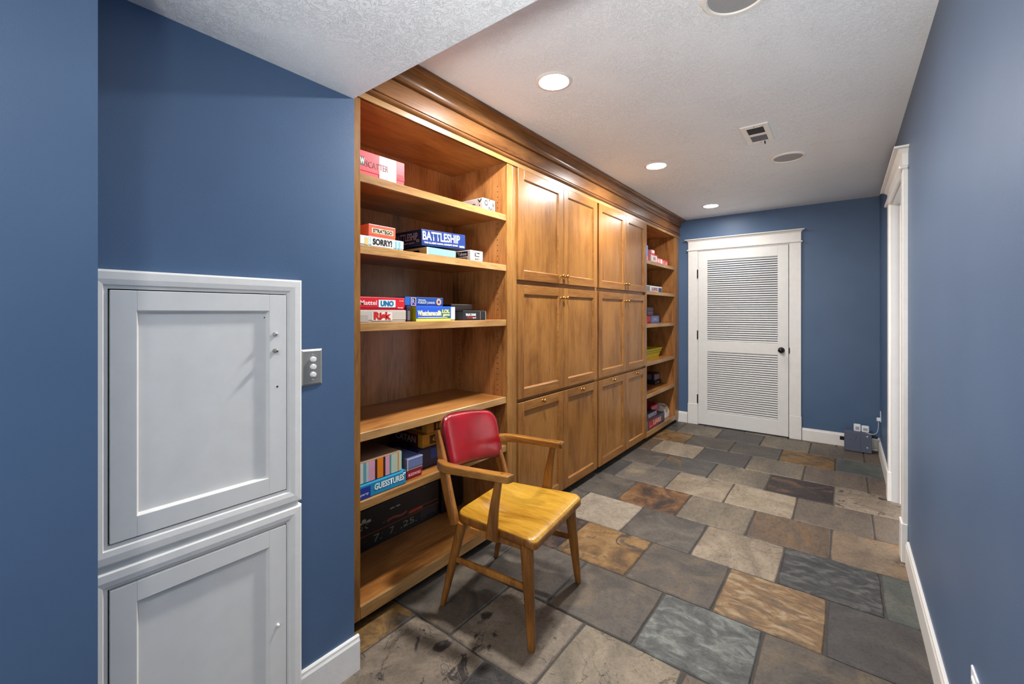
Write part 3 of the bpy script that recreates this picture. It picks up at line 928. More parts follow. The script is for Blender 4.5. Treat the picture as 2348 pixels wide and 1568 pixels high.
# ------------------------------------------------------------------ junction box in the far corner
t = thing('metal_box', (.10, 5.17, 0), label='grey metal equipment box on the floor in the far right corner', cat='box')
boxo('housing', (-.001, .200, 5.135, 5.215, .003, .188), SLATEBOX, t, bev=.003)
boxo('front_cover', (.006, .199, 5.129, 5.136, .004, .182), SLATEBOX, t, bev=.002)
boxo('latch', (-.034, .001, 5.15, 5.18, .088, .118), BLACKM, t, bev=.003)
for (x, z) in ((.168, .155), (.168, .052)):
    bm = bmesh.new(); lathe(bm, [(0, .004), (.004, .004), (.0075, .003), (.009, 0)], (x, 5.129, z), (0, -1, 0), 14); fin('bolt', bm, SCREW, t)
for (x, z) in ((.045, .112), (.078, .112), (.088, .138)):
    bm = bmesh.new(); lathe(bm, [(0, .0008), (.0035, .0006), (.0035, 0)], (x, 5.129, z), (0, -1, 0), 10); fin('hole', bm, GAP, t)
boxo('seam', (.117, .1185, 5.1285, 5.1295, .02, .165), GAP, t, bev=0)
for z in (.035, .150):
    bm = bmesh.new(); lathe(bm, [(0, .045), (.010, .043), (.012, .03), (.009, .012), (.012, .0)], (.200, 5.17, z), (1, 0, 0), 14); fin('conduit_fitting', bm, RUBBER if z > .1 else STEEL, t, smooth=40)
for i, (a, b, h) in enumerate(((.070, .122, .064), (.127, .182, .056))):
    q = thing('power_adapter', ((a + b) / 2, 5.175, .188), label=('left of the two small white power adapters on the grey metal box', 'right of the two small white power adapters on the grey metal box')[i], cat='adapter', group='power adapters on the grey box')
    boxo('case', (a, b, 5.15, 5.20, .188, .188 + h), PLASTW, q, bev=.005)
    boxo('label_plate', (a + .012, b - .012, 5.1493, 5.151, .203, .188 + h * .7), plain('grey_print', srgb(170, 172, 174), .5), q, bev=0)
adapter = q
q = thing('corner_outlet', (XR, 5.116, .358), label='small white wall outlet low on the far right wall above the grey box', cat='outlet')
boxo('cover_plate', (XR - .005, XR, 5.085, 5.147, .31, .405), PLASTW, q, bev=.002)
boxo('plug', (XR - .030, XR - .004, 5.10, 5.13, .315, .345), PLASTW, q, bev=.004)
pts = smooth_path([(.155, 5.145, .193), (.185, 5.125, .186), (.215, 5.115, .190), (.236, 5.112, .215), (.244, 5.113, .26), (.245, 5.115, .318)], 6)
bm = bmesh.new(); sweep(bm, pts, (.004, .004), up=(0, 1, 0), n=8)
fin('cord', bm, PLASTW, adapter, smooth=60, label='thin white cord curving up to the corner outlet')

# ------------------------------------------------------------------ the chair
AX, OX, OYc = R(7), -.982, 1.593
ch = thing('armchair', (OX, OYc, 0.0), AX, label='wooden armchair with a saddle seat and red vinyl back pad in front of the bookcase', cat='chair')
ZT = .428
# seat
NS = 96; hw_f, hw_r, xf, xr = .248, .208, .018, -.398
def outline():
    pts = []
    cor = [(xf, -hw_f, .03), (xf, hw_f, .03), (xr, hw_r, .06), (xr, -hw_r, .06)]
    res = []
    for i, (cx, cy, r) in enumerate(cor):
        pv = cor[i - 1]; nx = cor[(i + 1) % 4]
        a = Vector((pv[0] - cx, pv[1] - cy)).normalized(); b = Vector((nx[0] - cx, nx[1] - cy)).normalized()
        p0 = Vector((cx, cy)) + a * r; p2 = Vector((cx, cy)) + b * r; p1 = Vector((cx, cy))
        for k in range(9):
            t_ = k / 8; res.append((1 - t_) ** 2 * p0 + 2 * t_ * (1 - t_) * p1 + t_ * t_ * p2)
    # densify straight edges
    out = []
    for i, p in enumerate(res):
        q = res[(i + 1) % len(res)]; d = (q - p).length; n = max(1, int(d / .03))
        for k in range(n): out.append(p.lerp(q, k / n))
    return out
ol = outline(); cc = Vector(((xf + xr) / 2, 0))
def dish(x, y):
    d = .021 * math.exp(-(((x + .25) / .11) ** 2)) * (math.exp(-(((abs(y) - .085) / .085) ** 2)) * .9 + .1)
    d += .004 * math.exp(-((x + .12) / .12) ** 2 - (y / .15) ** 2)
    return d
bm = bmesh.new(); rings = []
spec = [(1.0, -.030), (1.0, -.012), (.99, -.005), (.972, -.001), (.94, 0), (.86, 0), (.76, 0), (.66, 0), (.55, 0), (.44, 0), (.33, 0), (.22, 0), (.11, 0)]
for s, dz in spec:
    ring = []
    for p in ol:
        q = cc + (p - cc) * s
        z = ZT + dz - (dish(q.x, q.y) * min(1, (1 - s) / .12) if s < 1 else 0)
        # waterfall front edge
        if q.x > xf - .05: z -= .013 * ((q.x - (xf - .05)) / .05) ** 2
        ring.append(bm.verts.new((q.x, q.y, z)))
    rings.append(ring)
n = len(ol)
for ri, (a, b) in enumerate(zip(rings, rings[1:])):
    for k in range(n): bm.faces.new((a[k], a[(k + 1) % n], b[(k + 1) % n], b[k])).material_index = 1 if ri < 2 else 0
cv_ = bm.verts.new((cc.x, 0, ZT - dish(cc.x, 0)))
for k in range(n): bm.faces.new((rings[-1][k], rings[-1][(k + 1) % n], cv_))
und = [bm.verts.new((cc.x + (p.x - cc.x) * .975, p.y * .975, ZT - .040)) for p in ol]
for k in range(n): bm.faces.new((und[k], und[(k + 1) % n], rings[0][(k + 1) % n], rings[0][k])).material_index = 1
bm.faces.new(und).material_index = 1
fin('seat', bm, [O_SEAT, O_LEG], ch, local=True, smooth=42, label='golden oak saddle seat')
# legs
def leg(top, foot, r0, r1, nm='leg'):
    bm = bmesh.new(); T = Vector(top); F_ = Vector(foot); pts = []; secs = []
    for i in range(9):
        t_ = i / 8; pts.append(F_.lerp(T, t_)); w = r1 + (r0 - r1) * (t_ ** .8)
        secs.append((w * 2, w * 2))
    pts[0] = pts[0] + Vector((0, 0, 0)); secs[0] = (secs[0][0] * .8, secs[0][1] * .8)
    pts.insert(1, F_.lerp(T, .012)); secs.insert(1, (r1 * 2, r1 * 2))
    sweep(bm, pts, secs, up=(1, 0, 0), n=14, power=2.4)
    for v in bm.verts:
        if v.co.z < 0.001: v.co.z = 0.0005
    return fin(nm, bm, O_LEG, ch, local=True, smooth=50)
leg((-.035, -.212, ZT - .036), (.004, -.243, .0005), .026, .0135)
leg((-.035, .212, ZT - .036), (-.002, .243, .0005), .026, .0135)
leg((-.358, -.204, ZT - .036), (-.458, -.215, .0005), .022, .0115)
leg((-.358, .198, ZT - .036), (-.462, .226, .0005), .022, .0115)
for (y0, y1) in ((-.224, -.206), (.224, .208)):
    bm = bmesh.new(); sweep(bm, [(-.012, y0, .222), (-.20, (y0 + y1) / 2, .222), (-.395, y1, .222)], [(.018, .026), (.019, .032), (.018, .024)], n=12, power=3)
    fin('stretcher', bm, O_LEG, ch, local=True, smooth=50)
# blocks under the seat (aprons)
for s in (-1, 1):
    bm = bmesh.new(); abox(bm, -.30, -.055, s * .218 - .010, s * .218 + .010, ZT - .062, ZT - .036, bev=.003); fin('apron', bm, O_LEG, ch, local=True)
# rear posts
for s in (-1, 1):
    ctrl = [(-.386, s * .219, ZT - .046, .040, .034), (-.418, s * .219, .49, .042, .034), (-.452, s * .212, .60, .042, .030), (-.484, s * .202, .70, .032, .024), (-.505, s * .196, .765, .022, .018)]
    pp = smooth_path(ctrl, 5)
    bm = bmesh.new(); sweep(bm, [p[:3] for p in pp], [(p[4] * .9, p[3]) for p in pp], up=(1, 0, 0), n=16, power=5)
    fin('back_post', bm, O_LEG, ch, local=True, smooth=50)
# arms
for s in (-1, 1):
    ctrl = [(-.092, s * .250, .645, .040, .026), (-.100, s * .251, .645, .043, .031), (-.20, s * .255, .642, .042, .030), (-.32, s * .262, .638, .042, .033), (-.40, s * .258, .634, .040, .038), (-.45, s * .236, .631, .034, .040), (-.470, s * .212, .630, .024, .038)]
    pp = smooth_path(ctrl, 6)
    bm = bmesh.new(); sweep(bm, [p[:3] for p in pp], [(p[3], p[4]) for p in pp], n=20, power=7)
    a = fin('armrest', bm, O_ARM, ch, local=True, smooth=40)
    bm = bmesh.new(); lathe(bm, [(0, .0008), (.006, .0006), (.006, 0)], (-.125, s * .251, .6612), (0, 0, 1), 12); fin('dowel_plug', bm, O_LEG, a, local=True)
    ctrl = [(-.176, s * .247, ZT - .046, .058, .018), (-.172, s * .250, ZT - .01, .052, .022), (-.160, s * .252, .52, .038, .024), (-.138, s * .252, .638, .026, .022)]
    pp = smooth_path(ctrl, 5)
    bm = bmesh.new(); sweep(bm, [p[:3] for p in pp], [(p[4], p[3]) for p in pp], up=(1, 0, 0), n=16, power=4)
    fin('arm_support', bm, O_LEG, ch, local=True, smooth=50)
# back pad
Xe, Xm, sl, Wd, zb, zt, L0, yaw, roll = -.468, -.492, .206, .218, .566, .806, .024, .043, -.125
def padmap(L, z, out):
    X = Xm + (Xe - Xm) * (L / Wd) ** 2 - sl * (z - (zb + zt) / 2) + yaw * L
    nrm = Vector((1, -2 * (Xe - Xm) * L / Wd ** 2 - yaw, sl)).normalized()
    zz = z + roll * L
    return Vector((X, L + L0, zz)) + nrm * out
def pad_outline():
    cor = [(-Wd * .93, zb, .042), (Wd * .97, zb, .040), (Wd * .98, zt - .008, .075), (-Wd * .98, zt - .008, .075)]
    res = []
    for i, (cx, cy, r) in enumerate(cor):
        pv = cor[i - 1]; nx = cor[(i + 1) % 4]
        a = Vector((pv[0] - cx, pv[1] - cy)).normalized(); b = Vector((nx[0] - cx, nx[1] - cy)).normalized()
        P0 = Vector((cx, cy)) + a * r; P2 = Vector((cx, cy)) + b * r; P1 = Vector((cx, cy))
        for k in range(9):
            t_ = k / 8; res.append((1 - t_) ** 2 * P0 + 2 * t_ * (1 - t_) * P1 + t_ * t_ * P2)
    out = []
    for i, p in enumerate(res):
        q = res[(i + 1) % len(res)]; n_ = max(1, int((q - p).length / .02))
        for k in range(n_):
            v = p.lerp(q, k / n_)
            v = Vector((v.x, v.y + .010 * (1 - (v.x / Wd) ** 2) * (1 if v.y > .68 else .35)))
            out.append(v)
    return out
po = pad_outline(); pc = Vector((0, (zb + zt) / 2))
bm = bmesh.new(); rr = []
for s, o_ in ((1.0, .006), (.995, .013), (.975, .019), (.94, .0235), (.88, .027), (.76, .030), (.6, .032), (.42, .033), (.2, .0335)):
    rr.append([bm.verts.new(padmap(*(pc + (p - pc) * s), o_)) for p in po])
n = len(po)
for a, b in zip(rr, rr[1:]):
    for k in range(n): bm.faces.new((a[k], a[(k + 1) % n], b[(k + 1) % n], b[k]))
c0 = bm.verts.new(padmap(0, pc.y, .0335))
for k in range(n): bm.faces.new((rr[-1][k], rr[-1][(k + 1) % n], c0))
bk = [bm.verts.new(padmap(*(pc + (p - pc) * .99), .001)) for p in po]
for k in range(n): bm.faces.new((bk[k], bk[(k + 1) % n], rr[0][(k + 1) % n], rr[0][k]))
bm.faces.new(bk)
pad = fin('back_pad', bm, VINYL, ch, local=True, smooth=60, label='glossy red vinyl back pad')
bm = bmesh.new()
loop = [padmap(p.x, p.y, .012) for p in po] + [padmap(po[0].x, po[0].y, .012)]
sweep(bm, loop, (.006, .006), up=(1, 0, .2), n=8)
fin('piping', bm, VINYLD, pad, local=True, smooth=60)
# wooden back of the pad
bm = bmesh.new(); A = [bm.verts.new(padmap(*(pc + (p - pc) * .985), .002)) for p in po]; B = [bm.verts.new(padmap(*(pc + (p - pc) * .97), -.009)) for p in po]
for k in range(n): bm.faces.new((A[k], A[(k + 1) % n], B[(k + 1) % n], B[k]))
bm.faces.new(A[::-1]); bm.faces.new(B)
fin('back_board', bm, O_LEG, ch, local=True)

# ------------------------------------------------------------------ board games
_mc = {}
def ink(r, g, b, rough=.4):
    k = (r, g, b)
    if k not in _mc: _mc[k] = plain('print_%d_%d_%d' % k, srgb(r, g, b), rough, var=.03, bumpd=.0002, bscale=90)
    return _mc[k]


def gbox(label, y0, y1, xf, d, z0, h, lid, tray=None, rz=0, rx=0, letters=(), panels=(), name='board_game_box', lip=.84, top=None):
    w = y1 - y0
    t = bpy.data.objects.new(name, None); COL.objects.link(t); t.empty_display_size = .03
    t.location = (xf, y0, z0); t.rotation_euler = (R(rx), 0, R(rz))
    tag(t, label, 'board game', 'board games in the near bookcase' if y0 < 3 else 'board games in the far bookcase')
    tray = tray or lid
    bm = bmesh.new(); abox(bm, -d, 0, 0, w, h * (1 - lip), h, bev=min(.0025, h * .08), seg=2); fin('lid', bm, lid, t, local=True)
    bm = bmesh.new(); abox(bm, -d + .0015, -.0015, .0015, w - .0015, 0.0003, h * (1 - lip) + .002, bev=.0008); fin('tray', bm, tray, t, local=True)
    for p in panels:
        f, u0, u1, v0, v1, m = p[:6]
        W_ = w if f == 'F' else d
        o_ = 0 if f == 'F' else -d
        patch(t, f, o_ + u0 * W_, o_ + u1 * W_, v0 * h, v1 * h, m, off=.0006 + (.0003 if len(p) > 6 else 0))
    for p in letters:
        s, f, u0, u1, v0, v1, m = p[:7]
        W_ = w if f == 'F' else d
        o_ = 0 if f == 'F' else -d
        lettering(t, s, f, o_ + u0 * W_, o_ + u1 * W_, v0 * h, v1 * h, m, off=.0014, bold=(p[7] if len(p) > 7 else .03))
    return t


WT = ink(236, 236, 234); BK = ink(26, 24, 26); RED = ink(196, 22, 36); GRY = ink(176, 164, 148)
# top shelf, near bookcase
gbox('red game box with worn pale side at the left of the top near shelf', 1.020, 1.249, -1.586, .24, 1.8732, .102, ink(206, 22, 40), rz=-1.5,
     panels=[('F', .42, .80, .02, .98, ink(214, 160, 160)), ('F', .0, .12, .38, .74, BK), ('F', .60, .80, .02, .98, ink(226, 196, 190), 1)],
     letters=[('SCATTER', 'F', .14, .62, .36, .62, ink(92, 10, 26), .0), ('GORIES', 'F', .80, .98, .22, .44, ink(92, 10, 26), .0), ('W', 'F', .02, .11, .42, .70, WT)])
gbox('small white box with scattered black letters at the right of the top near shelf', 1.806, 1.912, -1.60, .20, 1.8732, .070, ink(226, 226, 226),
     letters=[('O', 'F', .12, .40, .42, .86, BK, .02), ('N', 'F', .46, .70, .08, .40, BK, .02), ('Y', 'F', .72, .94, .1, .8, BK, .02), ("'", 'F', .5, .56, .82, .98, BK), ('.', 'F', .12, .18, .30, .38, BK),
              ('V', 'L', .80, .97, .62, .92, BK, .03), ('C', 'L', .52, .72, .22, .6, BK, .03), ('.', 'L', .86, .90, .36, .48, BK), ('A', 'L', .3, .45, .3, .6, BK, .03)])
# second shelf
gbox('flat pale blue and white box with bold black lettering, under the small orange box', 1.020, 1.250, -1.588, .24, 1.5782, .044, ink(182, 210, 212), ink(150, 184, 190),
     panels=[('F', .26, .74, .10, .94, WT), ('F', .02, .12, .2, .85, ink(220, 226, 220)), ('F', .13, .20, .14, .8, ink(236, 196, 120)), ('F', .80, .84, .12, .9, ink(120, 176, 190)), ('F', .88, .92, .12, .9, ink(120, 176, 190))],
     letters=[('SORRY!', 'F', .29, .72, .22, .86, BK, .05)])
gbox('small orange box on top of the flat pale blue and white box', 1.076, 1.216, -1.602, .16, 1.6226, .056, ink(224, 92, 62), rz=0,
     panels=[('F', .12, .90, .34, .72, ink(236, 214, 176))], letters=[('STRATEGO', 'F', .16, .87, .38, .68, BK, .03)])
gbox('flat tan and light teal box under the dark blue box on the second near shelf', 1.408, 1.606, -1.612, .22, 1.5782, .042, ink(126, 184, 190), ink(120, 176, 182),
     panels=[('L', .0, 1.0, .05, .97, ink(164, 140, 92)), ('L', .25, .42, .3, .8, ink(60, 80, 84)), ('L', .55, .75, .25, .7, BK), ('F', .0, .04, .02, .98, ink(214, 224, 196))])
gbox('small white box with black label at the right of the second near shelf', 1.705, 1.806, -1.600, .15, 1.5782, .060, ink(222, 222, 224),
     panels=[('F', .34, .72, .46, .84, BK), ('L', .30, .86, .46, .90, BK), ('F', .86, .90, .1, .8, GRY)],
     letters=[('Taboo', 'F', .38, .69, .52, .80, WT), ('BUZZ', 'F', .36, .70, .18, .32, BK), ('Taboo', 'L', .34, .82, .54, .84, WT), ('WORDS', 'L', .32, .84, .16, .34, BK)])
gbox('large dark blue box with tall white capitals on the second near shelf', 1.385, 1.690, -1.622, .27, 1.6265, .078, ink(22, 50, 120), ink(20, 42, 104), rx=2.4, lip=.92,
     panels=[('L', .0, 1.0, .02, .98, ink(18, 22, 44)), ('F', .84, .97, .08, .22, ink(120, 150, 210))],
     letters=[('BATTLESHIP', 'F', .02, .86, .34, .90, ink(218, 228, 244), .02), ('THE CLASSIC NAVAL COMBAT GAME', 'F', .05, .80, .13, .24, WT, .03), ('HASBRO', 'F', .86, .96, .10, .20, WT),
              ('BATTLESHIP', 'L', .25, .90, .36, .82, ink(120, 104, 112), .02), ('naval game', 'L', .5, .8, .14, .26, ink(130, 120, 120)), ('O', 'L', .86, .94, .22, .38, ink(130, 130, 140))])
# third shelf
gbox('light grey box with large red lettering, under the bright red box', 1.020, 1.262, -1.586, .26, 1.2572, .052, ink(190, 180, 166), ink(170, 160, 148),
     panels=[('F', .0, .18, .05, .6, ink(170, 160, 150)), ('F', .26, .68, .14, .84, ink(222, 214, 200))], letters=[('Risk', 'F', .29, .66, .2, .86, ink(190, 30, 32), .06)])
gbox('bright red box with white and blue lettering on top of the light grey box', 1.020, 1.256, -1.588, .26, 1.3094, .056, ink(206, 20, 36), ink(170, 14, 28),
     panels=[('F', .41, .78, .22, .80, ink(214, 232, 240))],
     letters=[('Mattel', 'F', .02, .37, .38, .74, ink(246, 200, 200), .02), ('UNO', 'F', .45, .74, .30, .74, ink(28, 110, 150), .06), ('family', 'F', .83, .96, .14, .24, WT), ('2-10', 'F', .87, .96, .68, .82, ink(240, 170, 170))])
gbox('dark purple upright box end between the light grey box and the yellow box end', 1.2635, 1.287, -1.584, .22, 1.2572, .071, ink(42, 30, 52), panels=[('F', .2, .8, .1, .7, ink(110, 96, 104))])
gbox('blue and yellow box with slanted front at the middle of the third near shelf', 1.322, 1.578, -1.588, .05, 1.2572, .072, ink(28, 84, 196), ink(206, 214, 90), lip=.82,
     panels=[('L', .0, 1.0, .02, .98, ink(176, 168, 20)), ('F', .88, .99, .1, .96, ink(214, 220, 232)), ('F', .04, .78, .22, .26, WT), ('F', .62, .86, .26, .82, ink(60, 110, 60))],
     letters=[('Whatchamacallit', 'F', .03, .62, .36, .72, ink(246, 240, 190), .04), ('LOL', 'F', .64, .84, .54, .80, ink(246, 240, 190), .04), ('game', 'F', .66, .84, .30, .48, ink(246, 240, 190), .03)])
gbox('flat dark blue box with a round gold emblem, on top of the yellow-sided box', 1.290, 1.528, -1.625, .20, 1.3296, .044, ink(20, 66, 134), ink(20, 56, 120),
     panels=[('F', -.02, .10, .1, .96, ink(18, 96, 180)), ('F', .13, .26, .06, .92, ink(196, 160, 170)), ('F', .15, .24, .14, .84, ink(34, 34, 90))],
     letters=[('TRIVIAL', 'F', .31, .52, .56, .76, ink(186, 190, 190)), ('PURSUIT JUNIOR', 'F', .31, .76, .20, .52, ink(186, 190, 190)), ('O', 'F', .80, .94, .12, .9, ink(222, 160, 110), .07), ('R', 'F', .16, .23, .24, .76, ink(150, 160, 220))])
gbox('black tin with small red and white logo at right of third near shelf', 1.640, 1.822, -1.592, .13, 1.2572, .052, ink(28, 24, 26), ink(22, 20, 22), lip=.92,
     panels=[('F', .98, 1.0, .04, .94, GRY), ('F', .74, .75, .04, .9, GRY), ('F', .16, .54, .20, .34, ink(150, 20, 26)), ('L', .0, 1.0, .03, .9, ink(70, 80, 82))],
     letters=[('TRUE', 'F', .10, .28, .44, .70, WT), ('CRIME', 'F', .30, .54, .44, .70, WT), ('card', 'F', .40, .54, .2, .32, WT)])
gbox('small dark box lying on the black tin at the back of the third near shelf', 1.60, 1.78, -1.64, .14, 1.3096, .034, ink(36, 24, 18), ink(24, 18, 16), rz=5)
# fifth bay (behind the chair)
gbox('bright cyan box with white capitals, lowest at the left of the shelf behind the chair', 1.020, 1.259, -1.582, .25, .5202, .062, ink(18, 132, 178), ink(16, 110, 156), lip=.95,
     panels=[('F', .0, .22, .02, .80, ink(24, 52, 140)), ('F', .0, 1.0, .90, 1.0, ink(70, 190, 226)), ('F', .93, .99, .76, .98, ink(226, 226, 236))],
     letters=[('GUESSTURES', 'F', .30, .95, .36, .80, ink(232, 240, 226), .03), ('party', 'F', .02, .18, .24, .42, WT, .0)])
t = gbox('box with pastel and orange vertical stripes on top of the cyan box', 1.020, 1.238, -1.588, .22, .5824, .092, ink(150, 118, 92), ink(60, 60, 120), lip=.97)
sc = [(0, .10, (190, 200, 190)), (.10, .16, (96, 150, 160)), (.16, .22, (170, 190, 186)), (.22, .36, (212, 150, 170)), (.36, .41, (46, 24, 20)), (.41, .55, (226, 124, 20)), (.55, .60, (52, 22, 26)), (.60, .70, (210, 150, 172)), (.70, .74, (80, 140, 140)), (.74, .90, (176, 190, 172)), (.90, .93, (224, 128, 40)), (.93, 1.0, (170, 196, 178))]
for a, b, c in sc: patch(t, 'F', a * .218 + .0004, b * .218 - .0002, .004, .088, ink(*c), name='stripe')
gbox('low crimson box under the grey-blue box on the shelf behind the chair', 1.281, 1.372, -1.605, .20, .5202, .042, ink(140, 14, 36), letters=[('BUZZWORD', 'F', .1, .9, .35, .65, ink(240, 180, 190))])
gbox('small box with a plain grey-blue front stacked on the low crimson box', 1.281, 1.374, -1.602, .20, .5624, .056, ink(96, 112, 160), ink(150, 140, 150), panels=[('L', 0, 1, .02, .98, ink(128, 120, 124)), ('F', .0, 1.0, .90, 1.0, ink(190, 190, 210)), ('F', .0, .05, 0, .9, ink(190, 190, 210))])
gbox('dark navy box with white dots at the right of the shelf behind the chair', 1.390, 1.68, -1.655, .24, .5202, .098, ink(22, 34, 72), ink(14, 16, 30), lip=.97,
     panels=[('F', .28, .8, .4, .9, ink(22, 62, 150)), ('F', .06, .09, .62, .72, WT), ('F', .06, .09, .38, .48, WT), ('F', .06, .09, .14, .24, WT)])
cat_p = [('L', 0, .86, .03, .97, ink(96, 26, 20)), ('F', .20, .50, .16, .84, ink(74, 42, 20))]
gbox('lower of the two golden boxes with dark red ends, on the navy box', 1.43, 1.66, -1.668, .26, .6184, .066, ink(200, 138, 48), letters=[('CATAN', 'L', .18, .80, .28, .78, ink(206, 180, 160), .02), ('o', 'F', .28, .42, .34, .66, ink(206, 150, 60), .03)], panels=cat_p)
gbox('upper golden box with dark hexagon emblem, highest of the stack behind the chair', 1.459, 1.66, -1.668, .20, .6848, .058, ink(206, 146, 58), panels=[('F', .22, .62, .12, .88, ink(70, 40, 20)), ('L', .55, .8, .2, .7, ink(120, 70, 30))],
     letters=[('III', 'F', .30, .54, .26, .74, ink(196, 140, 60), .03)])
# bottom of the near bookcase: two black boxes
t = gbox('long black box with orange stripes and pale flecks at the bottom of the near bookcase', 1.06, 1.765, -1.912, .09, .0952, .206, ink(16, 15, 18), ink(12, 12, 14), lip=.97,
         panels=[('F', .16, 1.0, .36, .385, ink(120, 54, 36)), ('F', .70, .98, .48, .50, ink(150, 60, 36)), ('F', .68, .82, .42, .48, ink(190, 66, 26)), ('F', .80, .98, .16, .34, ink(52, 46, 50))],
         letters=[('M J', 'F', .05, .24, .08, .22, ink(120, 118, 104), .0), ('7.', 'F', .36, .43, .12, .30, ink(130, 130, 112), .0), ('7', 'F', .50, .54, .13, .30, ink(130, 130, 112), .0), ('.25.', 'F', .60, .76, .14, .30, ink(140, 140, 122), .0), ('*', 'F', .22, .34, .5, .8, ink(170, 180, 160), .04), ('~', 'F', .48, .66, .46, .56, ink(150, 70, 50), .02), ('..', 'F', .5, .6, .76, .8, ink(150, 160, 160))])
rn = random.Random(5)
for i in range(46):
    u = rn.uniform(.02, .70); v = rn.uniform(.06, .2) if rn.random() < .45 else rn.uniform(.006, .05)
    s = rn.uniform(.0012, .0032)
    patch(t, 'F', u, u + s * rn.uniform(1, 3), v, v + s, rn.choice([ink(150, 160, 160), ink(110, 110, 120), ink(150, 80, 50)]), name='fleck')
gbox('black box with pale flecks behind the chair leg on the bottom of the near bookcase', 1.775, 1.95, -1.90, .10, .0952, .20, ink(24, 22, 24), panels=[('F', .1, .14, .5, .9, ink(120, 120, 124)), ('F', .3, .5, .6, .66, ink(110, 110, 110)), ('F', .4, .6, .3, .36, ink(90, 90, 96))])

# far bookcase
gbox('blue box upright at the left of the top far shelf', 4.245, 4.362, -1.60, .16, 1.8282, .160, ink(96, 140, 206), panels=[('F', 0, 1, 0, .3, ink(210, 130, 150))])
gbox('dark red box end next to the blue box on the top far shelf', 4.378, 4.462, -1.61, .20, 1.8282, .125, ink(96, 10, 34), panels=[('F', .4, .7, .1, .9, ink(180, 40, 60))])
gbox('white and red box second from the dark red one on the top far shelf', 4.470, 4.640, -1.60, .18, 1.8282, .086, ink(214, 196, 190), panels=[('F', .3, .7, .3, .7, ink(150, 110, 110)), ('F', 0, 1, .86, 1.0, RED)])
gbox('small pink and white box lying atop the white and red box', 4.470, 4.560, -1.60, .16, 1.9146, .044, ink(224, 150, 156), ink(214, 30, 44), panels=[('F', .2, .9, .3, .9, ink(236, 210, 208))])
gbox('low pink box at the middle of the top far shelf', 4.648, 4.805, -1.602, .18, 1.8282, .062, ink(226, 96, 110), panels=[('F', .1, .5, .2, .8, ink(236, 180, 184)), ('F', .66, 1.0, .1, .9, ink(232, 222, 206))])
gbox('low red-topped box with a white front at the right of the top far shelf', 4.812, 4.990, -1.602, .18, 1.8282, .060, ink(206, 24, 34), panels=[('F', .04, .92, .08, .72, ink(226, 150, 158))], letters=[('PIT', 'F', .2, .7, .2, .62, RED)])
gbox('flat white and navy box on the second far shelf', 4.245, 4.83, -1.612, .22, 1.5172, .064, ink(214, 216, 216), panels=[('F', .10, .36, .14, .9, ink(96, 118, 130)), ('F', .42, .78, .2, .8, ink(196, 160, 164)), ('F', .80, .98, .08, .8, ink(36, 46, 96))], letters=[('LIFE', 'F', .46, .74, .28, .72, ink(110, 70, 80))])
gbox('red box with dark marks on the third far shelf', 4.60, 4.722, -1.70, .18, 1.1802, .082, ink(186, 18, 26), panels=[('F', .5, .7, .0, .3, ink(60, 10, 14))])
gbox('light blue framed box on the third far shelf', 4.730, 5.000, -1.70, .18, 1.1802, .085, ink(82, 106, 168), panels=[('F', .14, .86, .18, .86, ink(128, 150, 196)), ('F', .28, .72, .34, .7, ink(74, 96, 150), 1)], letters=[('MON', 'F', .34, .66, .4, .64, WT)])
gbox('purple box stacked on the light blue framed box', 4.665, 4.862, -1.72, .16, 1.2656, .092, ink(64, 52, 84), ink(50, 40, 70), panels=[('F', .1, .9, .3, .42, ink(180, 130, 150)), ('F', .1, .9, .56, .9, ink(104, 92, 130)), ('F', .1, .9, .08, .2, ink(140, 130, 170))])
# yellow basket
t = thing('basket', (-1.70, 4.62, .792), label='yellow rectangular plastic basket on the fourth far shelf', cat='basket')
YEL = ink(206, 190, 20)
bm = bmesh.new()
bx0, bx1, by0, by1 = -1.90, -1.70, 4.27, 4.97; fx = .022
Bo = [(bx0, by0), (bx1, by0), (bx1, by1), (bx0, by1)]; To = [(bx0 - fx, by0 - .02), (bx1 + fx, by0 - .02), (bx1 + fx, by1 + .06), (bx0 - fx, by1 + .06)]
B0 = [bm.verts.new((x, y, .7925)) for x, y in Bo]; T0 = [bm.verts.new((x, y, .892)) for x, y in To]
cx_, cy_ = (bx0 + bx1) / 2, (by0 + by1) / 2
sh = lambda x, y, k: (x + math.copysign(k, cx_ - x), y + math.copysign(k, cy_ - y))
T1 = [bm.verts.new((*sh(x, y, .004), .892)) for x, y in To]; B1 = [bm.verts.new((*sh(x, y, .004), .797)) for x, y in Bo]
for i in range(4):
    j = (i + 1) % 4
    bm.faces.new((B0[i], B0[j], T0[j], T0[i])); bm.faces.new((T0[i], T0[j], T1[j], T1[i])); bm.faces.new((T1[i], T1[j], B1[j], B1[i]))
bm.faces.new(B0[::-1]); bm.faces.new(B1)
fin('tub', bm, YEL, t)
bm = bmesh.new()
for i in range(4):
    p = To[i]; q = To[(i + 1) % 4]; sweep(bm, [(p[0], p[1], .893), (q[0], q[1], .893)], (.010, .008), n=8)
fin('rim', bm, YEL, t)
bm = bmesh.new()
for i in range(14):
    y = by0 + .03 + i * .05
    for r_, z in ((0, .872), (1, .848)):
        x = bx1 + fx * (z - .7925) / .1 + .0008
        abox(bm, x - .001, x + .0006, y + r_ * .02, y + r_ * .02 + .022, z - .006, z + .005)
h = fin('cut_outs', bm, ink(70, 66, 20), t); h['kind'] = 'stuff'
gbox('black box with pale lettering, top of the small stack on the fifth far shelf', 4.925, 5.125, -1.735, .16, .506, .082, ink(40, 30, 40), panels=[('F', .06, .94, .1, .9, ink(86, 72, 86)), ('L', .2, .8, .2, .9, ink(96, 84, 80))], letters=[('CLUE', 'F', .14, .86, .22, .78, ink(176, 160, 170))])
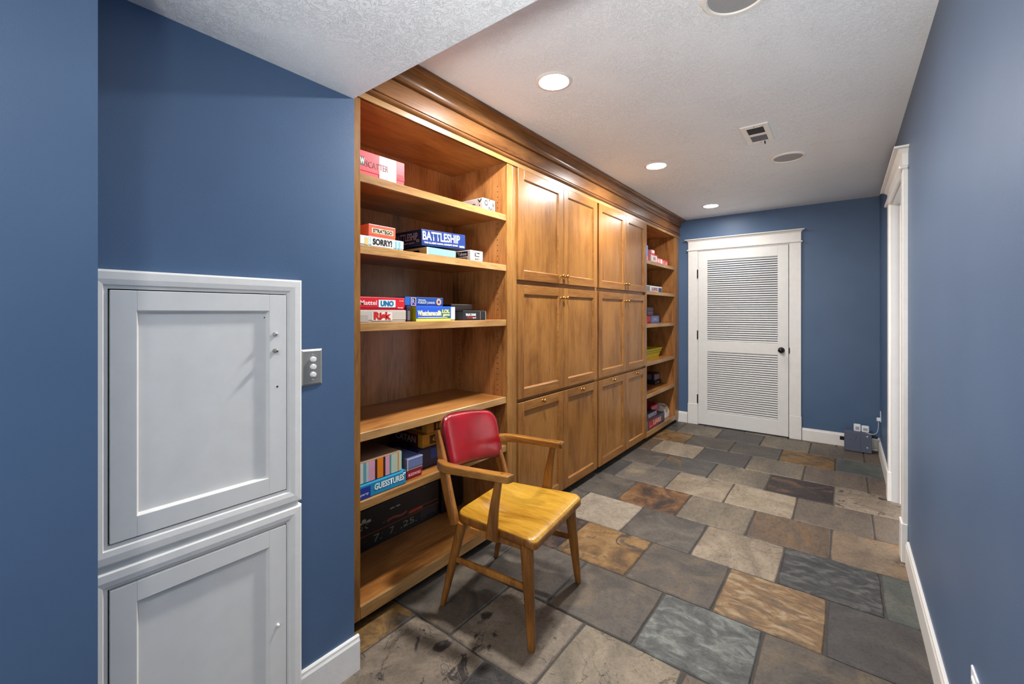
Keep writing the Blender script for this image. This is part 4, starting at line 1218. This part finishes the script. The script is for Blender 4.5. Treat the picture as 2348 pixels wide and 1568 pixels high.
gbox('black box with a tan spot, bottom of the small stack on the fifth far shelf', 4.925, 5.138, -1.722, .22, .4652, .040, ink(20, 22, 26), panels=[('F', .34, .62, .3, .8, ink(140, 110, 76)), ('F', .04, .16, .3, .5, ink(150, 170, 180))])
gbox('narrow brown patterned box at the left of the fifth far shelf', 4.42, 4.60, -1.70, .14, .4652, .128, ink(110, 72, 52), panels=[('F', .2, .8, .1, .9, ink(150, 110, 84))])
gbox('big black box with red front and white letters, lowest in the far bookcase', 4.255, 4.802, -1.574, .26, .0952, .106, ink(40, 40, 46), ink(30, 30, 34), lip=.97,
     panels=[('F', .10, .84, .12, .84, ink(170, 28, 40)), ('F', .58, .84, .12, .84, ink(84, 36, 70), 1), ('F', .02, .05, .05, .95, ink(120, 128, 140))], letters=[('LIARS', 'F', .34, .78, .3, .78, ink(240, 170, 150), .05), ('dice', 'F', .14, .30, .3, .44, ink(240, 150, 150))])
gbox('black and white box stacked on the big black and red box', 4.255, 4.585, -1.585, .20, .2016, .056, ink(34, 30, 44), ink(150, 22, 36), lip=.8, panels=[('F', .25, .95, .3, .9, ink(150, 154, 176))], letters=[('YAHTZEE', 'F', .3, .9, .4, .8, ink(60, 60, 90))])
gbox('crimson box at the back above the others on the bottom far deck', 4.62, 4.86, -1.66, .24, .2016, .075, ink(150, 14, 40), panels=[('F', .1, .8, .45, .8, ink(220, 70, 90))])
# magazine holder
t = thing('magazine_holder', (-1.63, 5.05, .095), label='white curved magazine holder at the right of the bottom far deck', cat='holder')
bm = bmesh.new()
pr = [(-.17, 0), (0, 0), (0, .052), (-.012, .092), (-.035, .124), (-.06, .136), (-.17, .136)]
ex = lambda y0, y1: extrude_profile(bm, [(-1.615 + a, .0955 + b) for a, b in pr], 'y', y0, y1)
ex(4.965, 4.970); ex(5.085, 5.090)
abox(bm, -1.785, -1.615, 4.970, 5.085, .0955, .100); abox(bm, -1.620, -1.615, 4.970, 5.085, .100, .148); abox(bm, -1.785, -1.780, 4.97, 5.085, .100, .231)
fin('shell', bm, ink(214, 208, 204), t)
o = boxo('magazine', (-1.775, -1.625, 4.985, 5.070, .1005, .215), ink(190, 160, 130), bev=.001); tag(o, 'wad of pale magazines standing in the white curved holder', 'magazines')
